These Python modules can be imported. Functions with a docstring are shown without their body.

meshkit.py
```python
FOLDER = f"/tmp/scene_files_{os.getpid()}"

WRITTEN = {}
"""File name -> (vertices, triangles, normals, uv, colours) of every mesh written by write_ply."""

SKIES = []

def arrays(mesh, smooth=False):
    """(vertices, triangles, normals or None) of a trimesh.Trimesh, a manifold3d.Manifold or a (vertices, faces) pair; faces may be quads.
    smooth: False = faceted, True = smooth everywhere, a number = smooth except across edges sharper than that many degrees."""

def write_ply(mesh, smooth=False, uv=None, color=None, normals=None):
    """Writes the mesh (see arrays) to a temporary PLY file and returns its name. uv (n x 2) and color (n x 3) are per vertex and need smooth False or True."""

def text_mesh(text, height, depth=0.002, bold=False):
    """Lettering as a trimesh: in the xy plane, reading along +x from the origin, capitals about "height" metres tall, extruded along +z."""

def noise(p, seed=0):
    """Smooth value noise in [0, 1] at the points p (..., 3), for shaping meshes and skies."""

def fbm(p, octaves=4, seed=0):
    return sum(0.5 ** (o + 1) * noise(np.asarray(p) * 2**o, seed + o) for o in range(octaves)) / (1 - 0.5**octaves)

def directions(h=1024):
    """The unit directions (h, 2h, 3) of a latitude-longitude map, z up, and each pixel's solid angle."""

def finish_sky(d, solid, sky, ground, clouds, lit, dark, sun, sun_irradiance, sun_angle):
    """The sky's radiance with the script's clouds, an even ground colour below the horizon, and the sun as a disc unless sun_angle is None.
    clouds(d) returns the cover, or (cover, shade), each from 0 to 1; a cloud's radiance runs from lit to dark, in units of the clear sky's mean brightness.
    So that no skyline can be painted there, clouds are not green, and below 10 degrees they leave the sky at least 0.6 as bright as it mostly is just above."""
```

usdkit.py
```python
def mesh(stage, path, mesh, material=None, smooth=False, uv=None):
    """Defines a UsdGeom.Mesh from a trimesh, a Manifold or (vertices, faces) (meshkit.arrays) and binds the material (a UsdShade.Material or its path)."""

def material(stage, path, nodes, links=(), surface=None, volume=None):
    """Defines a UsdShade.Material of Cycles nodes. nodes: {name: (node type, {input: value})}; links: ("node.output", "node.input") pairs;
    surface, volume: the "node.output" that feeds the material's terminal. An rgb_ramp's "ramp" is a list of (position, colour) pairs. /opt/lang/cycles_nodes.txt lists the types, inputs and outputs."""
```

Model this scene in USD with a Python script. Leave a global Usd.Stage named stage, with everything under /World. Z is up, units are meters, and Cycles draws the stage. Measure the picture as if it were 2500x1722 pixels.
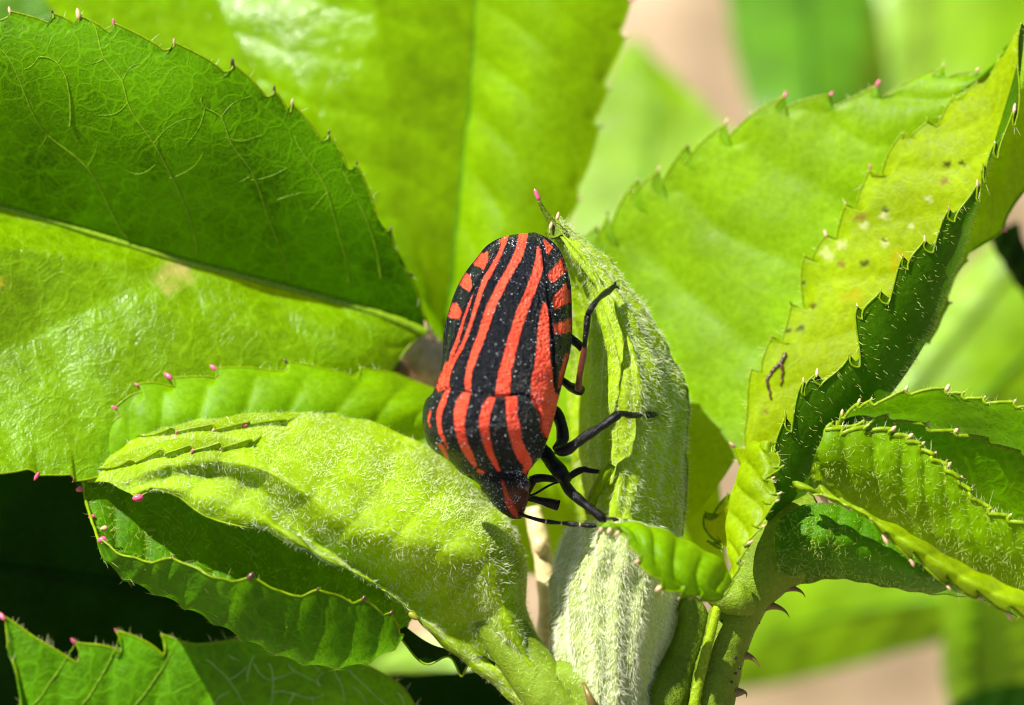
import math
import numpy as np
import shapely
import usdkit
from meshkit import fbm, noise
from scipy.interpolate import CubicSpline, PchipInterpolator
from pxr import Usd, UsdGeom, UsdLux, UsdShade, Gf, Sdf, Vt

# ------------------------------------------------------------------ stage, camera, sky, sun
stage = Usd.Stage.CreateInMemory()
UsdGeom.SetStageUpAxis(stage, 'Z')
UsdGeom.SetStageMetersPerUnit(stage, 1.0)
UsdGeom.Xform.Define(stage, '/World')

PITCH = math.radians(35)          # the lens looks down on the plant
DIST = 130.0                      # mm from the lens to the plane of the bug
WIDE = 33.0                       # mm of the plant across the picture at that plane
HIGH = 75.0                       # mm of that point above the soil
UP = np.array([0, math.sin(PITCH), math.cos(PITCH)])
BACK = np.array([0, -math.cos(PITCH), math.sin(PITCH)])
SUN = np.array([-0.47, 0.74, 0.50]); SUN /= np.linalg.norm(SUN)   # right, up, towards the viewer
EXPOSURE = 1.38

cam = UsdGeom.Camera.Define(stage, '/World/camera')
cam.CreateFocalLengthAttr(100.0)
cam.CreateHorizontalApertureAttr(100.0 * WIDE / DIST)
cam.CreateClippingRangeAttr(Gf.Vec2f(0.005, 200.0))
cam.CreateFStopAttr(31.0)
cam.CreateFocusDistanceAttr((DIST - 1.4) * 1e-3)
cam.CreateExposureAttr(EXPOSURE)
eye = (BACK * DIST + np.array([0, 0, HIGH])) * 1e-3
m = np.eye(4); m[0, :3] = (1, 0, 0); m[1, :3] = UP; m[2, :3] = BACK; m[3, :3] = eye
cam.AddTransformOp().Set(Gf.Matrix4d(*m.ravel().tolist()))

sunw = np.array([SUN[0], 0, 0]) + SUN[1] * UP + SUN[2] * BACK
ELEV = math.asin(sunw[2]); ROT = math.atan2(sunw[0], sunw[1])
sun = UsdLux.DistantLight.Define(stage, '/World/sun')
sun.CreateIntensityAttr(1.25); sun.CreateAngleAttr(0.53); sun.CreateNormalizeAttr(True)
sun.CreateColorAttr(Gf.Vec3f(1.0, 0.95, 0.86))
zx = np.cross([0, 1.0, 0], sunw); zx /= np.linalg.norm(zx); zy = np.cross(sunw, zx)
m = np.eye(4); m[0, :3] = zx; m[1, :3] = zy; m[2, :3] = sunw
sun.AddTransformOp().Set(Gf.Matrix4d(*m.ravel().tolist()))
sky = UsdLux.DomeLight.Define(stage, '/World/sky')
sky.GetPrim().SetCustomDataByKey('kind', 'structure')
M = '/World/Looks/'
skym = usdkit.material(stage, M + 'sky_light', {'t': ('sky_texture', {'sky_type': 'single_scattering', 'sun_disc': False, 'sun_elevation': ELEV, 'sun_rotation': ROT}),
                       'b': ('background_shader', {'strength': 0.05})}, [('t.color', 'b.color')], surface='b.background')
UsdShade.MaterialBindingAPI.Apply(sky.GetPrim()).Bind(skym)

# ------------------------------------------------------------------ helpers
K = WIDE / 2500.0


def P(q):
    """(across, down, towards the viewer in mm) measured on the photograph -> mm in the plant's own frame."""
    q = np.asarray(q, float)
    s = K * (DIST - q[..., 2]) / DIST
    return np.stack([(q[..., 0] - 1250) * s, (861 - q[..., 1]) * s, q[..., 2]], -1)


def W(p):
    """mm in the plant's frame -> metres in the world."""
    p = np.asarray(p, float)
    return (p[..., :1] * np.array([1.0, 0, 0]) + p[..., 1:2] * UP + p[..., 2:3] * BACK + np.array([0, 0, HIGH])) * 1e-3


used = {}


def numbered(path):
    n = used.get(path, 0); used[path] = n + 1
    return path if n == 0 else f'{path}_{n:03d}'


class Thing:
    def __init__(self, name, label, cat, base, group=None):
        self.at = W(P(base))
        self.path = numbered('/World/' + name)
        x = UsdGeom.Xform.Define(stage, self.path)
        x.AddTranslateOp().Set(Gf.Vec3d(*self.at.tolist()))
        d = x.GetPrim()
        d.SetCustomDataByKey('label', label); d.SetCustomDataByKey('category', cat)
        if group:
            d.SetCustomDataByKey('group', group)

    def part(self, name, v, f, mat, under=None, smooth=True, label=None, kind=None, uv=None, colors=None, stain=None):
        path = numbered((under or self.path) + '/' + name)
        me = usdkit.mesh(stage, path, (W(v) - self.at, f), mat, smooth=smooth, uv=uv)
        if colors is not None:
            UsdGeom.PrimvarsAPI(me).CreatePrimvar('paint', Sdf.ValueTypeNames.Color3fArray, 'vertex').Set(Vt.Vec3fArray.FromNumpy(colors.astype(np.float32)))
        if stain is not None:
            UsdGeom.PrimvarsAPI(me).CreatePrimvar('stain', Sdf.ValueTypeNames.FloatArray, 'vertex').Set(Vt.FloatArray.FromNumpy(stain.astype(np.float32)))
        d = me.GetPrim()
        d.CreateAttribute('doubleSided', Sdf.ValueTypeNames.Bool).Set(True)
        if label:
            d.SetCustomDataByKey('label', label)
        if kind:
            d.SetCustomDataByKey('kind', kind)
        return path

    def strands(self, name, pts, widths, mat, under=None):
        """pts (n, k, 3) mm, widths (k,) mm."""
        n, k = pts.shape[:2]
        path = numbered((under or self.path) + '/' + name)
        c = UsdGeom.BasisCurves.Define(stage, path)
        c.CreateTypeAttr('linear'); c.CreateWrapAttr('nonperiodic')
        c.CreatePointsAttr(Vt.Vec3fArray.FromNumpy((W(pts) - self.at).reshape(-1, 3).astype(np.float32)))
        c.CreateCurveVertexCountsAttr(Vt.IntArray.FromNumpy(np.full(n, k, np.int32)))
        c.CreateWidthsAttr(Vt.FloatArray.FromNumpy(np.tile(np.asarray(widths) * 1e-3, n).astype(np.float32)))
        c.SetWidthsInterpolation('vertex')
        UsdShade.MaterialBindingAPI.Apply(c.GetPrim()).Bind(mat)
        c.GetPrim().SetCustomDataByKey('kind', 'stuff')
        return path


def grid_faces(nu, nv, wrap=False):
    i, j = np.meshgrid(np.arange(nu - 1), np.arange(nv if wrap else nv - 1), indexing='ij')
    a = i * nv + j; b = i * nv + (j + 1) % nv
    q = np.stack([a, b, b + nv, a + nv], -1).reshape(-1, 4)
    return np.vstack([q[:, [0, 1, 2]], q[:, [0, 2, 3]]])


def curve(pts, n):
    pts = np.asarray(pts, float)
    if len(pts) == 2:
        return pts[0] + (pts[1] - pts[0]) * np.linspace(0, 1, n)[:, None]
    d = np.r_[0, np.cumsum(np.linalg.norm(np.diff(pts[:, :2], axis=0), axis=1) ** 0.75 + 1e-6)]
    return CubicSpline(d / d[-1], pts)(np.linspace(0, 1, n))


def z_on(pts, z):
    """Gives a list of (across, down) a depth: one number, or one per end, or a list spread along it."""
    z = np.atleast_1d(z)
    t = np.linspace(0, 1, len(pts))
    zz = np.interp(t, np.linspace(0, 1, len(z)), z) if len(z) > 1 else np.full(len(pts), z[0])
    return np.column_stack([np.asarray(pts, float), zz])


def grid_normals(g):
    du = np.gradient(g, axis=0); dv = np.gradient(g, axis=1)
    n = np.cross(du, dv)
    return n / np.maximum(np.linalg.norm(n, axis=-1, keepdims=True), 1e-9)


def loft(curves, nu=260, nv=44, sharp=False, bulge=0, rough=0.05, rough_scale=0.5, veins=None, pleats=None, seed=0, teeth=None, amp=22, slant=0.6, apex=1, side=1, reach=0.16, warp=None):
    """A blade through guide curves (each an array of (across, down, depth)); returns grid (nu, nv, 3) in mm, and the tips of its teeth."""
    cs = np.stack([curve(c, nu) for c in curves], 1)                  # nu, k, 3
    k = cs.shape[1]
    v = np.linspace(0, 1, nv)
    if k == 2 or sharp:
        i = np.minimum((v * (k - 1)).astype(int), k - 2); t = v * (k - 1) - i
        g = cs[:, i] * (1 - t)[None, :, None] + cs[:, i + 1] * t[None, :, None]
    else:
        g = CubicSpline(np.linspace(0, 1, k), cs, axis=1, bc_type='natural')(v)
    tips = []
    if teeth is not None and len(teeth):
        e = -1 if side == 1 else 0
        inner = -6 if side == 1 else 5
        edge = g[:, e].copy()
        idx = sorted(int(np.argmin(np.linalg.norm(edge[:, :2] - np.asarray(t), axis=1))) for t in teeth)
        idx = sorted(set(idx))
        f = np.ones(nu)
        rng = np.random.default_rng(seed + 5)
        bounds = [max(idx[0] - (idx[1] - idx[0] if len(idx) > 1 else 20), 0)] + idx + [min(idx[-1] + (idx[-1] - idx[-2] if len(idx) > 1 else 20), nu - 1)]
        for a, b in zip(bounds[:-1], bounds[1:]):
            s = np.arange(max(a, 0), min(b + 1, nu))
            t = (s - a) / max(b - a, 1)
            if apex == -1:
                t = 1 - t
            t0 = 0.16 + 0.06 * rng.random()
            rise = np.clip((t - t0) / (1 - t0), 0, 1) ** 0.75
            drop = np.clip(1 - t / t0, 0, 1) ** 1.5
            f[s] = np.maximum(rise, drop)
        out = edge[:, :2] - g[:, inner, :2]
        out /= np.maximum(np.linalg.norm(out, axis=1, keepdims=True), 1e-6)
        tan = np.gradient(edge[:, :2], axis=0) * apex
        tan /= np.maximum(np.linalg.norm(tan, axis=1, keepdims=True), 1e-6)
        w = np.clip((v - (1 - reach)) / reach, 0, 1) if side == 1 else np.clip((reach - v) / reach, 0, 1)
        w = w * w * (3 - 2 * w)
        off = (f - 1)[:, None] * amp * out + (f ** 3 - 1)[:, None] * amp * slant * tan
        g[:, :, :2] += w[None, :, None] * off[:, None, :]
        for j in idx:
            d = out[j] + slant * tan[j]
            tips.append((j, g[j, e].copy(), d / np.linalg.norm(d)))
    if warp is not None:
        g[..., 2] += warp(g[..., 0], g[..., 1], np.broadcast_to(v[None, :], g.shape[:2]))
    g = P(g)
    n = grid_normals(g)
    n = n * np.sign(n[..., 2:3] + 1e-9) if not sharp and False else n
    if n[..., 2].mean() < 0:
        n = -n
    u = np.linspace(0, 1, nu)[:, None]; vv = v[None, :]
    h = bulge * np.sin(np.pi * vv) * np.sqrt(np.clip(np.sin(np.pi * u), 0, 1))
    h = h + rough * 2 * (fbm(g * rough_scale + seed * 7.3, 4, seed) - 0.5)
    if veins:
        count, sl, dep = veins
        ph = u * count + sl * vv * apex + 0.35 * noise(g * 0.4 + 3, seed + 1)
        d = np.abs(ph - np.round(ph))
        h = h - dep * np.exp(-(d / 0.13) ** 2) * np.clip(vv * 6, 0, 1) * np.clip((1 - vv) * 5, 0, 1) + dep * 0.5 * np.cos(ph * 2 * np.pi + np.pi)
    if pleats:
        count, dep = pleats
        h = h + dep * np.cos(2 * np.pi * (count * vv + 0.6 * noise(np.stack(np.broadcast_arrays(u * 6, vv * 3, 0 * u), -1), seed + 3)))
    return g + n * h[..., None], tips


def tube(pts, r, sides=8, cap=True):
    """pts (n, 3) mm, r (n,) mm."""
    pts = np.asarray(pts, float); r = np.broadcast_to(np.asarray(r, float), (len(pts),)).copy()
    if cap:
        pts = np.vstack([pts[0], pts, pts[-1]]); r = np.r_[1e-4, r, 1e-4]
    t = np.gradient(pts, axis=0); t[0], t[-1] = t[1] if cap else t[0], t[-2] if cap else t[-1]
    t /= np.maximum(np.linalg.norm(t, axis=1, keepdims=True), 1e-9)
    a = np.cross(t[0], [0.31, 0.17, 0.93]); a /= np.linalg.norm(a)
    A = []
    for i in range(len(pts)):
        a = a - t[i] * (a @ t[i]); a /= max(np.linalg.norm(a), 1e-9); A.append(a)
    A = np.array(A); B = np.cross(t, A)
    th = np.linspace(0, 2 * np.pi, sides, endpoint=False)
    v = pts[:, None] + r[:, None, None] * (np.cos(th)[None, :, None] * A[:, None] + np.sin(th)[None, :, None] * B[:, None])
    return v.reshape(-1, 3), grid_faces(len(pts), sides, True)


def ellipsoid(c, axis, length, radius, nu=7, sides=8):
    s = np.linspace(-1, 1, nu)
    axis = np.asarray(axis, float) / np.linalg.norm(axis)
    return tube(np.asarray(c) + axis * s[:, None] * length, radius * np.sqrt(np.clip(1 - s ** 2, 0, 1)) * (1 - 0.2 * s) + 1e-3, sides)


def px_tube(spec, n=40, sides=10, lumps=0.0, seed=0):
    """spec rows (across, down, depth, radius), all but depth in photograph units."""
    s = np.asarray(spec, float)
    d = np.r_[0, np.cumsum(np.linalg.norm(np.diff(s[:, :2], axis=0), axis=1) + 1e-6)]; d /= d[-1]
    q = (CubicSpline if len(s) > 2 else PchipInterpolator)(d, s[:, :3])(np.linspace(0, 1, n))
    r = PchipInterpolator(d, s[:, 3])(np.linspace(0, 1, n)) * K
    p = P(q)
    v, f = tube(p, r, sides)
    if lumps:
        c = np.repeat(np.vstack([p[0], p, p[-1]]), sides, 0)
        v = v + (v - c) * (lumps * 2 * (fbm(v * 2.2 + seed, 3, seed)[:, None] - 0.5))
    return v, f


# ------------------------------------------------------------------ materials
def rgb(*c):
    return tuple(float(x) for x in c)


def leaf_look(name, base, through, mix=0.45, rough=0.42, spec=0.5, net=0.25, net_scale=1.3, net_color=None, relief=0.5, mottle=0.35, fine=5.0, light=None, stained=False):
    base = np.array(base); lt = np.array(light if light is not None else base * 1.35); dk = base * (1 - mottle)
    nc = net_color if net_color is not None else tuple(np.minimum(lt * 1.5, 0.8))
    thr = np.array(through)
    nodes = {
        'g': ('geometry', {}), 'm': ('mapping', {'scale': (1000, 1000, 1000)}),
        'n1': ('noise_texture', {'scale': 0.42, 'detail': 3.0, 'roughness': 0.6}),
        'n2': ('noise_texture', {'scale': fine, 'detail': 4.0, 'roughness': 0.65}),
        'warp': ('noise_texture', {'scale': 1.1, 'detail': 2.0}),
        'add': ('vector_math', {'math_type': 'multiply_add', 'vector2': (0.9, 0.9, 0.9)}),
        'v': ('voronoi_texture', {'feature': 'distance_to_edge', 'scale': net_scale}),
        'v2': ('voronoi_texture', {'feature': 'distance_to_edge', 'scale': net_scale * 3.1}),
        'r1': ('rgb_ramp', {'ramp': [(0.25, rgb(*dk)), (0.5, rgb(*base)), (0.75, rgb(*lt))]}),
        'rv': ('rgb_ramp', {'ramp': [(0.0, (net,) * 3), (0.035, (net * 0.7,) * 3), (0.075, (0, 0, 0)), (1, (0, 0, 0))]}),
        'rv2': ('rgb_ramp', {'ramp': [(0.0, (net * 0.6,) * 3), (0.05, (net * 0.3,) * 3), (0.12, (0, 0, 0)), (1, (0, 0, 0))]}),
        'mx': ('math', {'math_type': 'maximum'}), 'q1': ('math', {'math_type': 'multiply_add', 'value2': 0.7, 'value3': -0.35}), 'q2': ('math', {'math_type': 'add'}),
        'hv': ('math', {'math_type': 'multiply_add', 'value2': 0.6}),
        'c': ('mix_color', {'b': rgb(*nc)}),
        'rt': ('rgb_ramp', {'ramp': [(0.25, rgb(*(thr * (1 - 0.8 * mottle)))), (0.5, rgb(*thr)), (0.75, rgb(*np.minimum(thr * 1.25, 0.95)))]}),
        'ct': ('mix_color', {'b': rgb(*np.minimum(thr * 1.5, 0.9))}),
        'rr': ('map_range', {'from_min': 0.3, 'from_max': 0.7, 'to_min': rough - 0.12, 'to_max': rough + 0.15}),
        'bu': ('bump', {'strength': relief, 'distance': 0.00010}),
        'p': ('principled_bsdf', {'specular_ior_level': spec}),
        't': ('translucent_bsdf', {}), 'o': ('mix_closure', {'fac': mix}),
    }
    links = [('g.position', 'm.vector'), ('m.vector', 'n1.vector'), ('m.vector', 'n2.vector'), ('m.vector', 'warp.vector'),
             ('warp.color', 'add.vector1'), ('m.vector', 'add.vector3'), ('add.vector', 'v.vector'), ('add.vector', 'v2.vector'),
             ('n2.fac', 'q1.value1'), ('n1.fac', 'q2.value1'), ('q1.value', 'q2.value2'), ('q2.value', 'r1.fac'), ('v.distance', 'rv.fac'), ('v2.distance', 'rv2.fac'), ('rv.color', 'mx.value1'), ('rv2.color', 'mx.value2'),
             ('mx.value', 'c.fac'), ('r1.color', 'c.a'), ('c.result', 'p.base_color'), ('q2.value', 'rt.fac'), ('rt.color', 'ct.a'), ('mx.value', 'ct.fac'), ('ct.result', 't.color'),
             ('n2.fac', 'rr.value'), ('rr.result', 'p.roughness'), ('n2.fac', 'hv.value1'), ('mx.value', 'hv.value3'), ('hv.value', 'bu.height'),
             ('bu.normal', 'p.normal'), ('p.BSDF', 'o.closure1'), ('t.BSDF', 'o.closure2')]
    if stained:                   # scars and specks that the blade itself carries
        nodes.update({'sc': ('attribute', {'attribute': 'paint'}), 'sf': ('attribute', {'attribute': 'stain'}), 'cs': ('mix_color', {}), 'cst': ('mix_color', {})})
        links = [x for x in links if x[1] not in ('p.base_color', 't.color')]
        links += [('sf.fac', 'cs.fac'), ('sf.fac', 'cst.fac'), ('c.result', 'cs.a'), ('sc.color', 'cs.b'), ('ct.result', 'cst.a'), ('sc.color', 'cst.b'), ('cs.result', 'p.base_color'), ('cst.result', 't.color')]
    return usdkit.material(stage, M + name, nodes, links, surface='o.closure')


def plain_look(name, color, rough=0.4, spec=0.5, vary=0.25, scale=8.0, relief=0.0, through=0.0):
    c = np.array(color)
    nodes = {'g': ('geometry', {}), 'm': ('mapping', {'scale': (1000, 1000, 1000)}), 'n': ('noise_texture', {'scale': scale, 'detail': 3.0}),
             'r': ('rgb_ramp', {'ramp': [(0.3, rgb(*(c * (1 - vary)))), (0.7, rgb(*np.minimum(c * (1 + vary), 0.95)))]}),
             'b': ('bump', {'strength': relief, 'distance': 0.00006}), 'p': ('principled_bsdf', {'roughness': rough, 'specular_ior_level': spec}),
             't': ('translucent_bsdf', {}), 'o': ('mix_closure', {'fac': through})}
    links = [('g.position', 'm.vector'), ('m.vector', 'n.vector'), ('n.fac', 'r.fac'), ('r.color', 'p.base_color'), ('n.fac', 'b.height'), ('b.normal', 'p.normal'),
             ('r.color', 't.color'), ('p.BSDF', 'o.closure1'), ('t.BSDF', 'o.closure2')]
    return usdkit.material(stage, M + name, nodes, links, surface='o.closure')


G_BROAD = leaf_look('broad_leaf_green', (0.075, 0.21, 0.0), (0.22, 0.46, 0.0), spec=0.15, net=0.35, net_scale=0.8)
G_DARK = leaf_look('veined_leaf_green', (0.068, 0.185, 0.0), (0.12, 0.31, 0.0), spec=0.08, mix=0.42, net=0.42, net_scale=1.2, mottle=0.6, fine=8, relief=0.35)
G_SMOOTH = leaf_look('smooth_leaf_green', (0.125, 0.265, 0.0), (0.32, 0.55, 0.0), spec=0.12, net=0.08, net_scale=0.8, relief=0.3, mottle=0.25)
G_GLOSSY = leaf_look('glossy_leaf_green', (0.115, 0.255, 0.0), (0.29, 0.51, 0.0), net=0.16, rough=0.32, spec=0.28, net_scale=0.9, relief=1.0, fine=3.2, stained=True)
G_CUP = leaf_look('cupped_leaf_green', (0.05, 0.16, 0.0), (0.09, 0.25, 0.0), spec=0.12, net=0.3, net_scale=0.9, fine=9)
G_WHITE = leaf_look('woolly_scale_green', (0.33, 0.42, 0.12), (0.38, 0.5, 0.1), mix=0.3, rough=0.55, spec=0.3, net=0.05, relief=0.9, fine=8)
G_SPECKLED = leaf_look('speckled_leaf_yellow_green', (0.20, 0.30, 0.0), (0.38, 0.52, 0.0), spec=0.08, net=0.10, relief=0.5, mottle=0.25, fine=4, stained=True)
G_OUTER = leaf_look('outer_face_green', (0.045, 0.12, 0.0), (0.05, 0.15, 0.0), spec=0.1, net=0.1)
G_SATIN = leaf_look('satin_leaf_green', (0.12, 0.26, 0.0), (0.31, 0.54, 0.0), net=0.08, rough=0.22, spec=0.2, relief=0.9, fine=2.2, mottle=0.25)
G_YOUNG = leaf_look('young_leaf_green', (0.19, 0.30, 0.0), (0.42, 0.56, 0.0), spec=0.2, net=0.12, relief=0.4, mottle=0.25)
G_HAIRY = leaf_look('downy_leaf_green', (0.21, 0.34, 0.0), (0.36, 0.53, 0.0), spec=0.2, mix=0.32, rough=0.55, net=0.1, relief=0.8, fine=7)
G_BUD = leaf_look('downy_bud_green', (0.25, 0.38, 0.0), (0.40, 0.56, 0.0), spec=0.25, mix=0.3, rough=0.55, net=0.05, relief=0.9, fine=8)
G_STEM = leaf_look('stem_green', (0.15, 0.24, 0.006), (0.2, 0.3, 0.004), spec=0.3, mix=0.3, rough=0.55, net=0.0, relief=1.0, fine=9, mottle=0.45)
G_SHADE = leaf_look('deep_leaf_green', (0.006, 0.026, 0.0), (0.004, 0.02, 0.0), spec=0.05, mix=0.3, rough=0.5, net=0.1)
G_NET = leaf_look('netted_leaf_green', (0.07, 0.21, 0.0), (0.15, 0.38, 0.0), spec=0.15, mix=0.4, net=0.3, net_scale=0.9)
G_FAR = leaf_look('far_leaf_green', (0.13, 0.27, 0.0), (0.28, 0.50, 0.0), net=0.0, rough=0.4, spec=0.3)
G_FARMID = leaf_look('far_mid_leaf_green', (0.06, 0.18, 0.0), (0.14, 0.36, 0.0), net=0.0, rough=0.4)
G_FARPALE = leaf_look('far_pale_leaf_green', (0.22, 0.39, 0.03), (0.32, 0.52, 0.02), net=0.0, rough=0.35, spec=0.6)
RIM = plain_look('leaf_margin_green', (0.24, 0.37, 0.0), spec=0.3, through=0.45)
VEIN = plain_look('vein_green', (0.27, 0.45, 0.01), through=0.4)
VEINPALE = plain_look('pale_vein', (0.50, 0.62, 0.30), through=0.3)
PINK = plain_look('pink_tip', (0.62, 0.10, 0.20), rough=0.3, spec=0.6, through=0.2)
PALEPINK = plain_look('pale_pink_tip', (0.62, 0.42, 0.24), rough=0.35, through=0.25)
BROWN = plain_look('brown_tip', (0.055, 0.022, 0.010), rough=0.35)
HAIR = plain_look('pale_hair', (0.60, 0.68, 0.14), rough=0.28, spec=0.8, through=0.35)
HAIRGREEN = plain_look('green_white_hair', (0.70, 0.80, 0.34), rough=0.25, spec=0.9, through=0.35)
HAIRSILVER = plain_look('silver_hair', (0.80, 0.83, 0.60), rough=0.25, spec=0.9, through=0.3)
HAIRWHITE = plain_look('white_hair', (0.74, 0.80, 0.36), rough=0.25, spec=0.9, through=0.35)
BLACKLEG = plain_look('black_leg', (0.0015, 0.0015, 0.002), rough=0.2, spec=0.25, scale=18, relief=0.9)
REDLEG = plain_look('reddish_leg', (0.10, 0.022, 0.014), rough=0.3, scale=14, relief=0.6)
EYE = plain_look('eye_brown', (0.035, 0.006, 0.004), rough=0.1, spec=0.8)
RING = plain_look('pale_ring', (0.6, 0.45, 0.15), rough=0.3)
GLAND = plain_look('black_gland', (0.008, 0.009, 0.008), rough=0.25, spec=0.6)
THORN = plain_look('thorn_brown', (0.17, 0.12, 0.025), rough=0.4, through=0.2)
TWIG = plain_look('twig_brown', (0.42, 0.27, 0.17), rough=0.7, scale=3, relief=0.8)
BEIGE = plain_look('pale_stem', (0.5, 0.42, 0.2), rough=0.5, scale=4, relief=0.4)
SPOT = plain_look('brown_spot', (0.12, 0.06, 0.01), rough=0.4)
SPOTWHITE = plain_look('white_spot', (0.50, 0.50, 0.26), rough=0.3)
YELLOW = plain_look('yellow_scar', (0.30, 0.30, 0.02), rough=0.4, through=0.3)


def hairs_on(th, g, count, length, seed, mat, name='hairs', width=0.011, lean=0.8, comb=(0, 0, 0), keep=None, under=None, front=True):
    """Fine hairs rooted on a blade's grid."""
    rng = np.random.default_rng(seed)
    nu, nv = g.shape[:2]
    n = grid_normals(g)
    if front and n[..., 2].mean() < 0:
        n = -n
    du = np.linalg.norm(np.diff(g, axis=0), axis=-1)[:, :-1]; dv = np.linalg.norm(np.diff(g, axis=1), axis=-1)[:-1]
    a = du * dv
    if keep is not None:
        u, v = np.meshgrid(np.linspace(0, 1, nu - 1), np.linspace(0, 1, nv - 1), indexing='ij')
        a = a * keep(u, v)
    c = np.searchsorted(np.cumsum(a.ravel()) / a.sum(), rng.random(count))
    i, j = np.clip(c // (nv - 1), 0, nu - 2), c % (nv - 1)
    s, t = rng.random(count)[:, None], rng.random(count)[:, None]
    p = (g[i, j] * (1 - s) + g[i + 1, j] * s) * (1 - t) + (g[i, j + 1] * (1 - s) + g[i + 1, j + 1] * s) * t
    nn = n[i, j]
    d = nn + lean * rng.normal(size=(count, 3)) + np.asarray(comb)
    d -= nn * np.minimum((d * nn).sum(1, keepdims=True) - 0.15, 0)
    d /= np.linalg.norm(d, axis=1, keepdims=True)
    L = length * (0.5 + rng.random((count, 1)))
    bend = rng.normal(size=(count, 3)) * 0.35
    pts = np.stack([p, p + d * L * 0.5 + bend * L * 0.12, p + d * L + bend * L * 0.4], 1)
    th.strands(name, pts, [width, width * 0.8, width * 0.25], mat, under)


def blade(th, curves, mat, name='blade', rim=0.035, tip_look=PINK, tip=(0.11, 0.05), side=1, label=None, rim_mat=None, tip_scatter=0.4, skip_tips=(), edge_hairs=0, stains=None, **kw):
    g, tips = loft(curves, side=side, **kw)
    nu, nv = g.shape[:2]
    extra = {}
    if stains:
        sc = K * (DIST - g[..., 2]) / DIST
        x, y = (g[..., 0] / sc + 1250).ravel(), (861 - g[..., 1] / sc).ravel()
        col, st = np.full((len(x), 3), 0.2), np.zeros(len(x))
        for (px, py, r, c, most) in stains:
            wx, wy = (noise(np.column_stack([x / (r * 0.7), y / (r * 0.7), 0 * x + k]), 3) * r - r / 2 for k in (1, 9))
            f = most * np.clip(1.35 - np.hypot(x + wx - px, (y + wy - py) * 1.25) / r, 0, 1)
            col = np.where((f > st)[:, None], np.array(c), col); st = np.maximum(st, f)
        extra = dict(colors=col, stain=st)
    path = th.part(name, g.reshape(-1, 3), grid_faces(nu, nv), mat, label=label, **extra)
    e = -1 if side == 1 else 0
    if rim:
        v, f = tube(g[:, e], rim, 6)
        th.part('margin', v, f, rim_mat or RIM)
    rng = np.random.default_rng(kw.get('seed', 0) + 77)
    for q, (j, c, d) in enumerate(tips):
        if q in skip_tips:
            continue
        look = tip_look[q % len(tip_look)] if isinstance(tip_look, (list, tuple)) else tip_look
        s = 1 + tip_scatter * rng.normal()
        s = max(s, 0.5)
        ax = np.array([d[0], -d[1], 0.25 * rng.normal()])
        v, f = ellipsoid(g[j, e] + ax * tip[0] * 0.2 * s, ax, tip[0] * 0.95 * s, tip[1] * 0.8 * s)
        th.part('tooth_tip', v, f, look)
    if edge_hairs:
        k = rng.integers(0, nu, edge_hairs)
        p = g[k, e] + rng.normal(size=(edge_hairs, 3)) * 0.01
        o = g[k, e] - g[k, -4 if side == 1 else 3]
        o /= np.linalg.norm(o, axis=1, keepdims=True)
        d = o + 0.5 * rng.normal(size=o.shape)
        L = 0.10 + 0.14 * rng.random((edge_hairs, 1))
        th.strands('edge_hairs', np.stack([p, p + d * L * 0.5, p + d * L], 1), [0.009, 0.008, 0.003], HAIRWHITE)
    return g, path


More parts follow.
